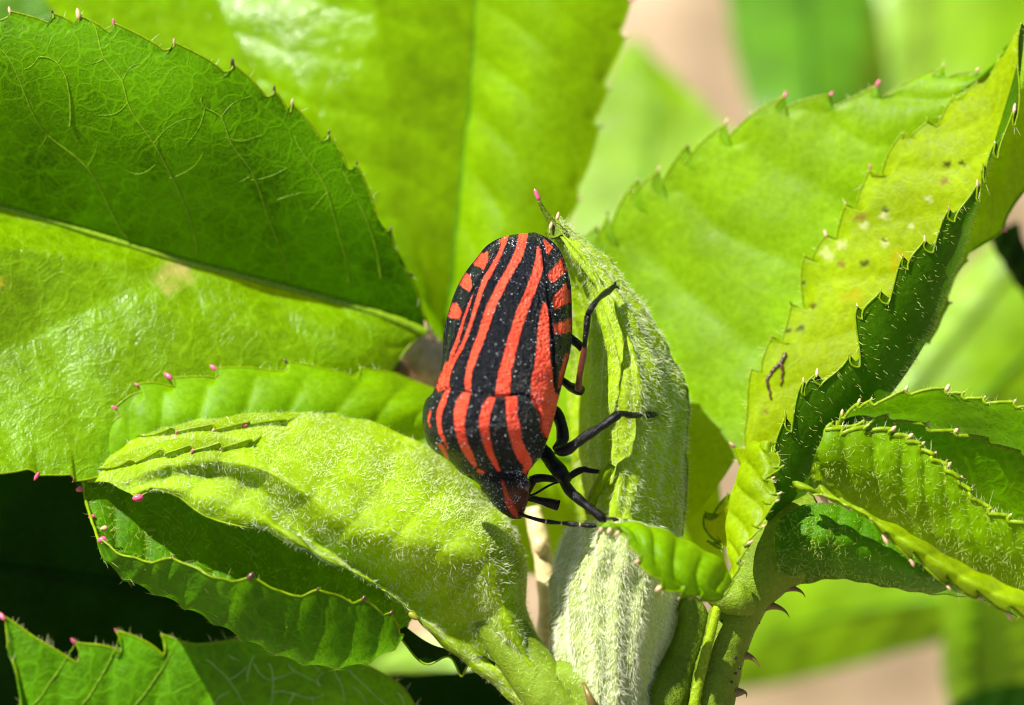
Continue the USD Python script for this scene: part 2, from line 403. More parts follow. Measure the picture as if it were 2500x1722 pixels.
def on_grid(g, u, v):
    i = np.clip(np.asarray(u) * (g.shape[0] - 1), 0, g.shape[0] - 1.001); j = np.clip(np.asarray(v) * (g.shape[1] - 1), 0, g.shape[1] - 1.001)
    i0, j0 = i.astype(int), j.astype(int); s, t = (i - i0)[..., None], (j - j0)[..., None]
    return (g[i0, j0] * (1 - s) + g[i0 + 1, j0] * s) * (1 - t) + (g[i0, j0 + 1] * (1 - s) + g[i0 + 1, j0 + 1] * s) * t


def lay(g, pts):
    """Photograph points (across, down) laid onto a blade: nearest grid vertices, with a little smoothing."""
    pts = np.asarray(pts, float)
    s = K * (DIST - g[..., 2]) / DIST
    q = np.stack([g[..., 0] / s + 1250, 861 - g[..., 1] / s], -1).reshape(-1, 2)
    z = g[..., 2].ravel()
    out = []
    for p in pts:
        k = np.argsort(((q - p) ** 2).sum(1))[:4]
        out.append((p[0], p[1], z[k].mean()))
    return P(np.array(out))


def vein(th, g, pts, r0, r1, mat, lift=0.01, wig=3, seed=0, under=None, name='side_vein'):
    rng = np.random.default_rng(seed)
    c = curve(np.column_stack([np.asarray(pts, float), np.zeros(len(pts))]), max(10, 6 * len(pts)))[:, :2]
    c = c + np.cumsum(rng.normal(size=c.shape), 0) * wig * 0.25
    p = lay(g, c)
    n = 3
    zz = np.convolve(np.pad(p[:, 2], n, mode='edge'), np.ones(2 * n + 1) / (2 * n + 1), 'valid')
    p[:, 2] = zz + lift
    v, f = tube(p, np.linspace(r0, r1, len(p)), 5)
    th.part(name, v, f, mat, under=under)


def Z(pts, z):
    return z_on(pts, z)

# ------------------------------------------------------------------ ground
rng = np.random.default_rng(3)
SOIL = usdkit.material(stage, M + 'soil', {
    'g': ('geometry', {}), 'm': ('mapping', {'scale': (1000, 1000, 1000)}), 'n': ('noise_texture', {'scale': 0.05, 'detail': 6.0, 'roughness': 0.65}),
    'r': ('rgb_ramp', {'ramp': [(0.3, (0.08, 0.053, 0.024)), (0.5, (0.22, 0.16, 0.095)), (0.7, (0.38, 0.29, 0.19))]}),
    'b': ('bump', {'strength': 0.8, 'distance': 0.002}), 'p': ('principled_bsdf', {'roughness': 0.9, 'specular_ior_level': 0.2})},
    [('g.position', 'm.vector'), ('m.vector', 'n.vector'), ('n.fac', 'r.fac'), ('r.color', 'p.base_color'), ('n.fac', 'b.height'), ('b.normal', 'p.normal')], surface='p.BSDF')
t = np.sinh(np.linspace(-1, 1, 221) * 9.0) / math.sinh(9.0) * 60.0
gx, gy = np.meshgrid(t, t, indexing='ij')
near = np.exp(-(gx ** 2 + gy ** 2) / 4.0)
gz = (fbm(np.stack([gx * 60, gy * 60, 0 * gx], -1), 4, 5) - 0.5) * 0.012 * near + (fbm(np.stack([gx * 2, gy * 2, 0 * gx], -1), 3, 8) - 0.5) * 0.05 * np.clip((gx ** 2 + gy ** 2) / 4.0, 0, 1)
soil = usdkit.mesh(stage, '/World/soil_ground', (np.stack([gx, gy, gz], -1).reshape(-1, 3), grid_faces(221, 221)), SOIL, smooth=True)
soil.GetPrim().SetCustomDataByKey('kind', 'structure')
soil.GetPrim().SetCustomDataByKey('label', 'pale brown garden soil far below the leaves'); soil.GetPrim().SetCustomDataByKey('category', 'soil')

# ------------------------------------------------------------------ the blurred leaves behind


def far_leaf(label, left, mid, right, z, mat, seed, sag=0.0, name='background_leaf', group=None):
    th = Thing(name, label, 'leaf', (mid[-1][0], mid[-1][1], np.atleast_1d(z)[-1]), group)
    z = np.atleast_1d(z)
    g, _ = loft([Z(left, z - sag), Z(mid, z), Z(right, z - sag)], nu=70, nv=24, rough=0.25, rough_scale=0.15, veins=(6, 2.0, 0.05), seed=seed)
    th.part('blade', g.reshape(-1, 3), grid_faces(70, 24), mat)
    p = g[:, 12] + np.array([0, 0, -0.1])
    v, f = tube(p, np.linspace(0.1, 0.35, len(p)), 6)
    th.part('midrib', v, f, mat)
    return g


far_leaf('light green blurred leaf between the broad upright leaf and the pale soil at top', [(1530, 90), (1450, 250), (1400, 450), (1380, 680)], [(1545, 100), (1590, 260), (1560, 450), (1500, 700)],
         [(1560, 95), (1690, 230), (1790, 330), (1880, 560)], [-46, -40], G_FAR, 11, 0.5)
far_leaf('mid green blurred blade right of the pale soil patch at the top edge', [(1800, -260), (1775, -60), (1790, 110), (1860, 330)], [(1930, -280), (1950, -60), (1960, 110), (1980, 360)],
         [(2060, -260), (2120, -60), (2110, 110), (2080, 360)], [-62, -48], G_FARMID, 12, 1.0)
far_leaf('pale shining blurred leaf above the toothed edge of the right leaf', [(2060, -150), (2070, 40), (2080, 180), (2090, 330)], [(2190, -170), (2190, 40), (2180, 180), (2180, 340)],
         [(2300, -150), (2290, 40), (2270, 180), (2270, 330)], [-60, -54], G_FARPALE, 13, 1.0)
far_leaf('yellow green blurred leaf filling the top right corner', [(2230, -300), (2220, -40), (2230, 160), (2280, 420)], [(2450, -300), (2440, -40), (2430, 160), (2440, 420)],
         [(2720, -300), (2700, -40), (2690, 160), (2660, 420)], [-78, -66], G_FAR, 14, 2.0)
far_leaf('bright blurred leaf right of the folded leaf at the right edge', [(2600, 560), (2440, 720), (2330, 860), (2180, 1040)], [(2760, 640), (2560, 800), (2440, 920), (2280, 1100)],
         [(2830, 760), (2680, 900), (2560, 1020), (2400, 1180)], [-34, -30], G_FAR, 15, 0.6)
far_leaf('pale blurred leaf showing just below the hairy keel of the folded leaf', [(2450, 560), (2330, 680), (2230, 800), (2100, 960)], [(2500, 600), (2390, 740), (2290, 860), (2160, 1020)],
         [(2530, 640), (2440, 780), (2350, 900), (2220, 1060)], [-42, -38], G_FARPALE, 16, 1.5)
far_leaf('bright blurred leaf under the arching stem at lower right', [(1760, 1540), (1900, 1400), (2100, 1330), (2420, 1330)], [(1740, 1640), (1920, 1530), (2120, 1480), (2430, 1440)],
         [(1760, 1690), (1960, 1660), (2180, 1600), (2430, 1540)], [-44, -36], G_FAR, 17, 0.8)
far_leaf('blurred green leaf at the right edge with one pale glinting side', [(2310, 1440), (2300, 1560), (2300, 1650), (2330, 1760)], [(2380, 1430), (2370, 1560), (2370, 1650), (2400, 1770)],
         [(2620, 1400), (2600, 1520), (2590, 1640), (2600, 1780)], [-28, -30], G_FAR, 18, 3.0)
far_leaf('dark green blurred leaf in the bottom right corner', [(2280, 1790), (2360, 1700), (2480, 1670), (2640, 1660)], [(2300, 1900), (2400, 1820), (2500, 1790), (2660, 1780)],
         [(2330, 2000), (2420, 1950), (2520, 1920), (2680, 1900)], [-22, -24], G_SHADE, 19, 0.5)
far_leaf('pale blurred leaf deep below the folded downy leaf at bottom centre', [(700, 1690), (850, 1590), (1000, 1550), (1180, 1600)], [(700, 1760), (860, 1650), (1010, 1620), (1190, 1660)],
         [(720, 1830), (880, 1710), (1030, 1690), (1190, 1720)], [-32, -28], G_FARPALE, 20, 0.5)
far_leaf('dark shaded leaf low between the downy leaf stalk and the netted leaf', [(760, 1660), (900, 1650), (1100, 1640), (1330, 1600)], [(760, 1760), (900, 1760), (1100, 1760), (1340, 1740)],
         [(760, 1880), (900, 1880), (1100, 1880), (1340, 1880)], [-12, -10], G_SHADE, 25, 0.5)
far_leaf('mid green blurred leaf behind the big veined leaf at the top left', [(-300, 60), (0, -160), (300, -260), (700, -200)], [(-260, 220), (60, 60), (320, 0), (680, 60)],
         [(-200, 420), (100, 260), (360, 230), (700, 320)], [-16, -14], G_FARMID, 21, 0.6)
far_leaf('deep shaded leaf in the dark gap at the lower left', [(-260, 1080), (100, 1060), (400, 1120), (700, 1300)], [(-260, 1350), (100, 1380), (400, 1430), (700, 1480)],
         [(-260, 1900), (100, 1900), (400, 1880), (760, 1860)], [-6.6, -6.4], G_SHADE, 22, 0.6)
far_leaf('green leaf low behind the bug and its right legs', [(900, 860), (1100, 800), (1350, 780), (1700, 800)], [(900, 1060), (1150, 1080), (1400, 1100), (1750, 1130)],
         [(1000, 1300), (1200, 1380), (1420, 1420), (1780, 1420)], [-11, -9], G_SMOOTH, 23, 0.5)
far_leaf('dark leaf in the gap between the right folded leaf and the frame edge', [(2400, 560), (2440, 640), (2480, 700), (2560, 800)], [(2440, 560), (2480, 660), (2520, 720), (2600, 820)],
         [(2490, 540), (2530, 640), (2570, 700), (2640, 800)], [-14, -16], G_SHADE, 24, 0.5)

# ------------------------------------------------------------------ broad leaves
# the big veined leaf at the upper left, folded along its midrib
th = Thing('broad_leaf', 'big dark green veined leaf at upper left, folded along its midrib, with brown toothed edge', 'leaf', (1035, 800, -4))
mid1 = [(-900, 330), (-500, 380), (-250, 440), (0, 504), (204, 562), (437, 632), (620, 680), (760, 717), (926, 765), (1040, 812)]
edge1 = [(-900, 150), (-520, 120), (-220, 10), (22, 27), (189, 37), (423, 103), (566, 156), (713, 252), (868, 399), (953, 559), (1010, 690), (1046, 800)]
midz = [-3.2, -3.0, -3.4, -4.4, -5]
tips1 = [(-330, 40), (-160, 5), (22, 27), (125, 53), (189, 37), (279, 59), (423, 103), (566, 157), (662, 230), (713, 254), (803, 327), (868, 399), (953, 559), (997, 673)]
between = [(-900, 240), (-510, 220), (-235, 200), (10, 220), (196, 260), (420, 340), (590, 410), (730, 480), (890, 580), (985, 680), (1035, 780)]
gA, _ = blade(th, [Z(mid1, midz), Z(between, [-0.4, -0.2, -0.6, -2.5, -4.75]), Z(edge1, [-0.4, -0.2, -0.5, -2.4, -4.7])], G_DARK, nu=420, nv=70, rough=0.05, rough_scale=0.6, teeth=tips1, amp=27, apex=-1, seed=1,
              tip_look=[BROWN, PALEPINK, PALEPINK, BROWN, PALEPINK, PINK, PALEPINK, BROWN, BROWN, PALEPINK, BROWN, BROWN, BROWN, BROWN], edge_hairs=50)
low1 = [(-900, 1180), (-500, 1180), (-200, 1120), (0, 1164), (90, 1160), (190, 1175), (420, 1120), (700, 1050), (900, 980), (960, 900), (1035, 815)]
mid_low = [(-900, 760), (-500, 760), (-240, 760), (0, 830), (160, 830), (360, 820), (560, 830), (740, 840), (900, 850), (960, 840), (1037, 813)]
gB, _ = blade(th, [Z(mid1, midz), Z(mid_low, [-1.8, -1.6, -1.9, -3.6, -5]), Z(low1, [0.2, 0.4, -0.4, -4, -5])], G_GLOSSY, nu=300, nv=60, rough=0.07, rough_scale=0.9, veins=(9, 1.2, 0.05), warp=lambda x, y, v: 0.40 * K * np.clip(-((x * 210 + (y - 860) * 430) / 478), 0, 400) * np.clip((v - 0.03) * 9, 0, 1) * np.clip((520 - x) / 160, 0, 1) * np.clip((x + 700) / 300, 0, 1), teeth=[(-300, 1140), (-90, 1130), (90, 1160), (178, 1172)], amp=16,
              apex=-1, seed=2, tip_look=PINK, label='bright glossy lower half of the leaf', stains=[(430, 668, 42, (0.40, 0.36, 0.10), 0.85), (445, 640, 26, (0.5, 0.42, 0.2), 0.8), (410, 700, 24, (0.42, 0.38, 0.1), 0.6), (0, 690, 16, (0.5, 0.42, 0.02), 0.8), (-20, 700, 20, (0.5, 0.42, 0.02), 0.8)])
v, f = tube(gA[:, 0] + np.array([0, -0.02, 0.06]), np.linspace(0.05, 0.16, gA.shape[0]), 8)
th.part('midrib', v, f, VEIN)
for k, q in enumerate([[(0, 118), (35, 168), (95, 300), (120, 330), (210, 405), (265, 500), (312, 585)], [(92, 142), (140, 155), (165, 205), (172, 270), (170, 310)],
                       [(190, 42), (235, 85), (252, 145), (295, 200), (310, 255), (370, 345), (410, 420), (440, 480), (465, 545), (482, 620)],
                       [(492, 240), (500, 265), (535, 285), (560, 340), (605, 405), (640, 485), (665, 560), (700, 650), (706, 690)],
                       [(720, 330), (760, 400), (795, 455), (815, 520), (835, 590), (850, 690)], [(840, 420), (880, 500), (910, 580), (930, 680)]]):
    vein(th, gA, q[::-1], 0.030, 0.014, VEIN, 0.026, 1.6, seed=k)
for k, q in enumerate([[(92, 142), (80, 160), (60, 170)], [(140, 155), (165, 127)], [(252, 145), (215, 155), (190, 135)], [(300, 200), (320, 165), (345, 155)], [(310, 250), (285, 275), (240, 280)],
                       [(375, 350), (430, 300), (470, 290)], [(385, 395), (340, 425), (300, 410)], [(415, 435), (470, 410), (500, 360)], [(430, 470), (400, 490), (380, 520)], [(500, 262), (480, 320), (450, 350)],
                       [(548, 335), (590, 345), (640, 330)], [(608, 432), (560, 450), (520, 440)], [(612, 440), (660, 430), (700, 410)], [(540, 290), (560, 260), (612, 236)], [(650, 500), (700, 480), (735, 470)],
                       [(455, 515), (500, 500), (550, 480)], [(265, 500), (230, 520), (200, 560)], [(115, 325), (95, 360), (60, 370)], [(212, 408), (235, 370), (240, 340)], [(800, 470), (770, 500), (740, 540)]]):
    vein(th, gA, q, 0.011, 0.005, VEIN, 0.010, 1.2, seed=40 + k)
# the upright leaf at top centre
th = Thing('upright_leaf', 'broad smooth bright green leaf standing upright behind the bug at top centre', 'leaf', (1085, 820, -8))
mid2 = [(1180, -260), (1165, -60), (1158, 100), (1142, 300), (1120, 500), (1108, 640), (1085, 820)]
l2 = [(-100, -260), (60, -60), (220, 130), (400, 330), (560, 500), (720, 630), (880, 740), (1080, 826)]
r0 = [(440, -260), (490, -80), (545, 30), (605, 140), (665, 235), (730, 320), (870, 510), (1000, 690), (1083, 824)]
rg = [(560, -260), (610, -80), (665, 30), (705, 140), (750, 235), (800, 320), (910, 510), (1015, 690), (1084, 823)]
rr = [(1600, -260), (1545, -40), (1530, 70), (1500, 170), (1470, 280), (1440, 420), (1400, 520), (1290, 700), (1095, 825)]
zr = np.array([-12.2, -11.0, -10.2, -9.5, -9.0, -8.8, -8.6, -8.5, -8.6])
g, _ = blade(th, [Z(mid2, [-9.7, -9.2]), Z([((a[0] + b[0]) / 2, (a[1] + b[1]) / 2) for a, b in zip([mid2[0]] + mid2[:-1] + [mid2[-1]], rg)], [-9.2, -8.5, -8.5]), Z(rg, zr + 0.55), Z(r0, zr), Z(l2, [-9.5, -8.5, -8.0, -8.3])], G_SATIN, nu=260, nv=90, seed=3, rough=0.06, rough_scale=0.7,
             sharp=True, veins=(8, 2.0, 0.03), rim=0.03)
g2, _ = blade(th, [Z(mid2, [-9.69, -9.19]), Z([(1390, -260), (1350, -60), (1340, 80), (1310, 260), (1270, 450), (1200, 640), (1090, 822)], [-7.9, -8.3]), Z(rr, [-8.6, -8.4])], G_SMOOTH, nu=260, nv=50, seed=4, rough=0.06, rough_scale=0.7,
              teeth=[(1600, -200), (1565, -110), (1536, 0), (1528, 90), (1463, 215), (1455, 305), (1408, 480)], amp=16, apex=-1, tip_look=[PINK, PINK, PINK, PALEPINK, BROWN, BROWN, PALEPINK], veins=(8, 2.0, 0.04))
v, f = tube(g[:, 0] + np.array([0, 0, -0.05]), np.linspace(0.05, 0.12, g.shape[0]), 8)
th.part('midrib', v, f, G_NET)
# the pink toothed leaf low at the left
th = Thing('toothed_leaf', 'bright leaf with pink tooth tips lying right behind the folded downy leaf', 'leaf', (1085, 1010, -2.5))
top3 = [(178, 1160), (196, 1138), (222, 1112), (242, 1072), (282, 996), (334, 940), (413, 922), (520, 900), (700, 886), (870, 896), (960, 912), (1085, 965)]
bot3 = [(180, 1166), (230, 1180), (290, 1180), (360, 1170), (420, 1160), (520, 1150), (620, 1140), (760, 1120), (850, 1110), (940, 1100), (1010, 1080), (1085, 1060)]
blade(th, [Z(bot3, [-1.2, -1.6, -3]), Z([((a[0] + b[0]) / 2, (a[1] + b[1]) / 2) for a, b in zip(top3, bot3)], [-1.0, -0.9, -2.5]), Z(top3, [-1.0, -1.2, -2.0, -4])], G_SMOOTH, nu=300, nv=44, seed=5,
      teeth=[(178, 1160), (196, 1139), (222, 1112), (242, 1072), (282, 996), (334, 940), (413, 923), (520, 901), (700, 887)], amp=24, apex=-1, tip_look=[PINK] * 8 + [BROWN], veins=(9, 1.5, 0.05), rough=0.06, tip=(0.12, 0.06), edge_hairs=60)

# the big right leaf
th = Thing('right_leaf', 'large bright green leaf behind the bug, its upper edge toothed with pink tips', 'leaf', (1560, 1330, -6))
edge5 = [(1372, 640), (1400, 580), (1458, 552), (1484, 523), (1556, 440), (1608, 414), (1681, 352), (1772, 300), (1917, 234), (2027, 231), (2141, 207), (2306, 165), (2386, 172), (2460, 110)]
tips5 = [(1458, 553), (1484, 524), (1556, 441), (1608, 414), (1681, 352), (1772, 300), (1917, 235), (2027, 231), (2141, 207), (2306, 166), (2386, 173)]
bot5 = [(1520, 1340), (1640, 1300), (1720, 1230), (1790, 1130), (1850, 1020), (1900, 920), (1960, 820), (2020, 720), (2080, 620), (2150, 520), (2220, 420), (2290, 320), (2360, 230), (2465, 112)]
m5 = [((a[0] + b[0]) / 2, (a[1] + b[1]) / 2) for a, b in zip(edge5, bot5)]
blade(th, [Z(bot5, [-2.6, -2.9, -3.5, -3.5]), Z(m5, [-4.9, -4.2, -3.2]), Z(edge5, [-7, -5.2, -3.4])], G_SMOOTH, nu=360, nv=64, seed=6, teeth=tips5, amp=42, apex=1, slant=0.9,
      tip_look=[BROWN, BROWN, PALEPINK, PALEPINK, PINK, PALEPINK, PINK, PINK, PINK, PINK, PALEPINK], veins=(7, 1.8, 0.05), rough=0.07, rough_scale=0.6, edge_hairs=50)

# the folded young leaf at the right
th = Thing('folded_leaf', 'long yellow green young leaf folded lengthwise, with brown specks and white tipped teeth, right', 'leaf', (1760, 1330, 0))
lm = [(2488, 70), (2441, 138), (2386, 200), (2330, 234), (2265, 296), (2210, 320), (2127, 407), (2065, 496), (2017, 572), (1965, 624), (1931, 744), (1886, 820), (1834, 903), (1810, 1000), (1790, 1089), (1800, 1147), (1777, 1205), (1724, 1250), (1735, 1330)]
DK, LT, MD = (0.035, 0.02, 0.004), (0.60, 0.58, 0.30), (0.20, 0.12, 0.02)
keel = [(2497, 62), (2484, 150), (2455, 260), (2425, 360), (2392, 455), (2378, 520), (2362, 580), (2330, 675), (2303, 740), (2275, 806), (2240, 870), (2185, 950), (2120, 1020), (2060, 1080), (2010, 1140), (1980, 1190), (1950, 1240), (1930, 1290), (1900, 1350)]
rm = [(2494, 56), (2485, 170), (2475, 269), (2427, 351), (2399, 407), (2385, 451), (2317, 510), (2258, 586), (2206, 624), (2151, 710), (2093, 748), (2075, 865), (1993, 913), (1962, 930), (1917, 1016), (1885, 1070), (1870, 1130), (1860, 1180), (1850, 1230)]
lt = [(2441, 139), (2386, 201), (2330, 234), (2265, 296), (2210, 321), (2127, 407), (2065, 496), (2017, 572), (1965, 625), (1931, 744), (1886, 821), (1834, 903), (1790, 1089), (1777, 1205), (1724, 1250)]
rt = [(2475, 269), (2427, 351), (2399, 407), (2385, 451), (2317, 511), (2258, 586), (2206, 625), (2151, 710), (2093, 749), (2075, 865), (1993, 914), (1962, 931), (1917, 1016)]
inner = [(a[0] * 0.45 + b[0] * 0.55, a[1] * 0.45 + b[1] * 0.55) for a, b in zip(lm, keel)]
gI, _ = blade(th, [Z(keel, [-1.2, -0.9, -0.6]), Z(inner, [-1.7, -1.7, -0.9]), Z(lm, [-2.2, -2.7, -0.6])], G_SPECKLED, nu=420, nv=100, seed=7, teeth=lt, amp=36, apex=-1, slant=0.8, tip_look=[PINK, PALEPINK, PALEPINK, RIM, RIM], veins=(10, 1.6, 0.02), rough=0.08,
              edge_hairs=70, label='yellow green inner face', stains=[(px, py, rr_, DK if k == 0 else (LT if k == 1 else MD if k == 2 else (0.33, 0.33, 0.0)), 0.55 if k == 1 else 0.85) for (px, py, rr_, k) in [(2312, 402, 11, 0), (2348, 400, 9, 0), (2305, 442, 12, 2), (2268, 485, 11, 1), (2100, 535, 16, 2), (2158, 525, 14, 1), (2162, 512, 9, 0), (2110, 552, 12, 1), (2160, 595, 12, 1), (2157, 588, 8, 0), (2225, 552, 9, 1), (2055, 600, 13, 1), (2020, 620, 18, 1), (2058, 645, 12, 2), (2112, 645, 12, 0), (1985, 748, 9, 0), (1955, 803, 10, 0), (1925, 808, 7, 0), (1870, 1005, 8, 2), (1960, 690, 7, 0), (2200, 640, 34, 3), (2080, 720, 26, 3)]])
under5 = [(a[0] * 0.5 + b[0] * 0.5 + 8, a[1] * 0.5 + b[1] * 0.5 + 8) for a, b in zip(keel, rm)]
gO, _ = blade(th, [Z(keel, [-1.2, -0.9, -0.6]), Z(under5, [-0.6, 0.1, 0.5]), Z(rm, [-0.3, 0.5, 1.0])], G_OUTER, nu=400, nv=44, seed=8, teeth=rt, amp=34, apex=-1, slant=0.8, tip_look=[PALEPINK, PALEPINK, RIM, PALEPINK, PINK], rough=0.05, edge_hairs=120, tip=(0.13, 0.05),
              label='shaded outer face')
hairs_on(th, gO, 1500, 0.15, 8, HAIR, keep=lambda u, v: (v < 0.12) * 1.0 + 0.06, comb=(0.6, -0.5, 0), lean=0.5, width=0.008)
vein(th, gI, [(1912, 865), (1905, 890), (1885, 905), (1875, 930), (1880, 960), (1890, 975)], 0.07, 0.04, BROWN, 0.05, 5, seed=3, name='tear')
vein(th, gI, [(1905, 890), (1915, 905), (1912, 940)], 0.06, 0.02, BROWN, 0.05, 5, seed=4, name='tear')

# the leaf at the right edge behind the fold
th = Thing('edge_leaf', 'bright leaf behind the folded leaf at the right edge, thin pink tipped margin', 'leaf', (2300, 800, -4))
e6 = [(2700, 250), (2600, 370), (2496, 482), (2448, 562), (2405, 600), (2361, 637), (2330, 700), (2317, 741), (2270, 840)]
i6 = [(2520, 20), (2470, 140), (2430, 300), (2390, 420), (2360, 500), (2330, 580), (2300, 660), (2280, 740), (2250, 840)]
blade(th, [Z(i6, [-3, -3.6]), Z([((a[0] + b[0]) / 2, (a[1] + b[1]) / 2) for a, b in zip(e6, i6)], [-2.6, -3.2]), Z(e6, [-3.0, -3.4])], G_SMOOTH, nu=220, nv=40, seed=9, teeth=[(2600, 370), (2448, 562), (2361, 638), (2317, 741)], amp=12, apex=-1, tip_look=PINK, veins=(6, 1.5, 0.05), rim=0.05)

# the three curled leaves at the lower right
th = Thing('curled_leaf', 'uppermost curled leaf at the right edge, with dark underside and beige toothed rim', 'leaf', (2010, 1060, -1))
e9 = [(2047, 1029), (2058, 1008), (2099, 982), (2130, 975), (2212, 952), (2310, 949), (2351, 960), (2403, 972), (2500, 985), (2640, 1010)]
b9 = [(2040, 1060), (2070, 1050), (2110, 1048), (2150, 1050), (2230, 1070), (2320, 1085), (2370, 1095), (2420, 1110), (2510, 1130), (2640, 1170)]
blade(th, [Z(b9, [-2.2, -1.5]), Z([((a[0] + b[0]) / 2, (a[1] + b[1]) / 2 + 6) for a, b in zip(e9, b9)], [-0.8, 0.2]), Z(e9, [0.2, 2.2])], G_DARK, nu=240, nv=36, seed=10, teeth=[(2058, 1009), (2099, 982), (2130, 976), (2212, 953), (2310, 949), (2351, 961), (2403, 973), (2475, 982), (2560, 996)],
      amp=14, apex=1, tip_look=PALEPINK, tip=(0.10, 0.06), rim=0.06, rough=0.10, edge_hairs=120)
th = Thing('curled_leaf', 'middle curled leaf at the right edge, cupped, with a beige beaded rim', 'leaf', (1990, 1190, -1))
e10 = [(2016, 1049), (2032, 1034), (2088, 1034), (2119, 1022), (2168, 1014), (2264, 1037), (2330, 1053), (2408, 1073), (2490, 1104), (2640, 1150)]
i10 = [(2010, 1090), (2050, 1090), (2100, 1100), (2150, 1110), (2210, 1130), (2300, 1170), (2370, 1210), (2440, 1260), (2520, 1310), (2640, 1370)]
blade(th, [Z(i10, [-1.5, -0.8]), Z([((a[0] + b[0]) / 2, (a[1] + b[1]) / 2) for a, b in zip(e10, i10)], [-0.4, -0.2]), Z(e10, [0.4, 0.4])], G_BROAD, nu=240, nv=36, seed=11, teeth=[(2032, 1035), (2119, 1023), (2168, 1015), (2264, 1037), (2330, 1053), (2408, 1073), (2490, 1104)], amp=14, apex=1,
      tip_look=PALEPINK, tip=(0.10, 0.06), rim=0.07, name='back_half', rough=0.12, edge_hairs=120)
f10 = [(2016, 1052), (2060, 1046), (2120, 1040), (2179, 1049), (2251, 1085), (2282, 1111), (2315, 1137), (2372, 1199), (2418, 1240), (2464, 1260), (2560, 1310)]
k10 = [(1975, 1195), (2000, 1210), (2060, 1240), (2130, 1275), (2200, 1310), (2250, 1345), (2300, 1375), (2360, 1410), (2430, 1450), (2500, 1480), (2600, 1520)]
m10 = [(a[0] * 0.5 + b[0] * 0.5 - 10, a[1] * 0.5 + b[1] * 0.5) for a, b in zip(f10, k10)]
g10, _ = blade(th, [Z(k10, [-1, -0.6]), Z(m10, [0.5, 0.7]), Z(f10, [0.5, 1.3])], G_SMOOTH, nu=240, nv=44, seed=12, teeth=[(2120, 1041), (2179, 1050), (2220, 1067), (2251, 1085), (2282, 1111), (2315, 1137), (2345, 1170), (2372, 1199), (2418, 1240), (2464, 1260)], amp=16, apex=1,
               tip_look=PALEPINK, tip=(0.10, 0.065), rim=0.08, veins=(9, 1.2, 0.07), name='front_half', rough=0.16, rough_scale=0.9, edge_hairs=160)
hairs_on(th, g10, 1500, 0.16, 12, HAIR, width=0.008)
th = Thing('curled_leaf', 'lowest curled leaf at the right edge, bright band above a dark hairy underside', 'leaf', (1975, 1250, 2))
t11 = [(1960, 1190), (2000, 1205), (2058, 1228), (2160, 1270), (2264, 1326), (2367, 1383), (2500, 1441), (2640, 1500)]
e11 = [(1965, 1195), (2011, 1214), (2068, 1238), (2122, 1262), (2160, 1310), (2227, 1369), (2315, 1430), (2387, 1458), (2464, 1500), (2540, 1545), (2640, 1600)]
blade(th, [Z(t11, [2.5, 4.5]), Z([(1962, 1193), (2030, 1216), (2095, 1245), (2160, 1288), (2250, 1345), (2350, 1410), (2490, 1475), (2640, 1550)], [3.2, 5.2]), Z(e11, [3.0, 4.6])], G_YOUNG, nu=260, nv=30, seed=13,
      teeth=[(2011, 1215), (2068, 1239), (2122, 1262), (2160, 1311), (2227, 1370), (2315, 1430), (2387, 1459), (2464, 1500), (2540, 1545)], amp=26, apex=1, slant=0.5, tip_look=PALEPINK, tip=(0.15, 0.075), rim=0.06, name='upper_face', reach=0.4, edge_hairs=150, rough=0.16, veins=(9, 0.8, 0.05))
u11 = [(1890, 1290), (1950, 1240), (2020, 1230), (2090, 1250), (2170, 1300), (2260, 1370), (2360, 1440), (2480, 1500)]
l11 = [(1900, 1420), (1960, 1425), (2030, 1412), (2083, 1416), (2160, 1430), (2264, 1447), (2372, 1457), (2490, 1510)]
g11, _ = blade(th, [Z(u11, [1.2, 2.6]), Z([((a[0] + b[0]) / 2, (a[1] + b[1]) / 2) for a, b in zip(u11, l11)], [2.2, 2.8]), Z(l11, [0.6, 1.0])], G_CUP, nu=220, nv=36, seed=14, rough=0.08, veins=(10, 0.8, 0.05), name='underside')
hairs_on(th, g11, 1300, 0.13, 14, HAIR, width=0.008, keep=lambda u, v: 0.25 + 1.0 * (v > 0.9) + 0.6 * (u < 0.3))

# small leaves where the stem forks
th = Thing('small_leaf', 'small upright yellow green leaf with pink teeth, above the thorny stem', 'leaf', (1765, 1455, 3))
r7 = [(1895, 1080), (1896, 1106), (1911, 1137), (1886, 1168), (1904, 1203), (1896, 1222), (1862, 1286), (1831, 1328), (1815, 1369), (1785, 1430), (1768, 1458)]
l7 = [(1840, 1075), (1815, 1110), (1803, 1150), (1792, 1180), (1780, 1225), (1773, 1265), (1771, 1310), (1775, 1345), (1784, 1385), (1780, 1420), (1760, 1458)]
blade(th, [Z(l7, [1.5, 2.2, 3]), Z([((a[0] + b[0]) / 2, (a[1] + b[1]) / 2) for a, b in zip(l7, r7)], [2.6, 3.0, 3.2]), Z(r7, [2.6, 3.4, 3.2])], G_YOUNG, nu=220, nv=30, seed=15, teeth=[(1896, 1107), (1911, 1137), (1886, 1168), (1904, 1203), (1896, 1222), (1862, 1286), (1831, 1328), (1815, 1369)], amp=16,
      apex=-1, tip_look=PALEPINK, tip=(0.11, 0.055), edge_hairs=60, reach=0.4, veins=(6, 1.2, 0.05))
th = Thing('small_leaf', 'small bright green oval leaf with beige teeth below the bug, over the white downy bud', 'leaf', (1770, 1455, 4))
t8 = [(1461, 1284), (1496, 1273), (1551, 1273), (1617, 1289), (1668, 1316), (1718, 1342), (1761, 1369), (1781, 1400), (1785, 1425), (1768, 1456)]
b8 = [(1462, 1288), (1488, 1293), (1508, 1302), (1531, 1327), (1555, 1370), (1609, 1436), (1656, 1458), (1690, 1466), (1738, 1470), (1765, 1458)]
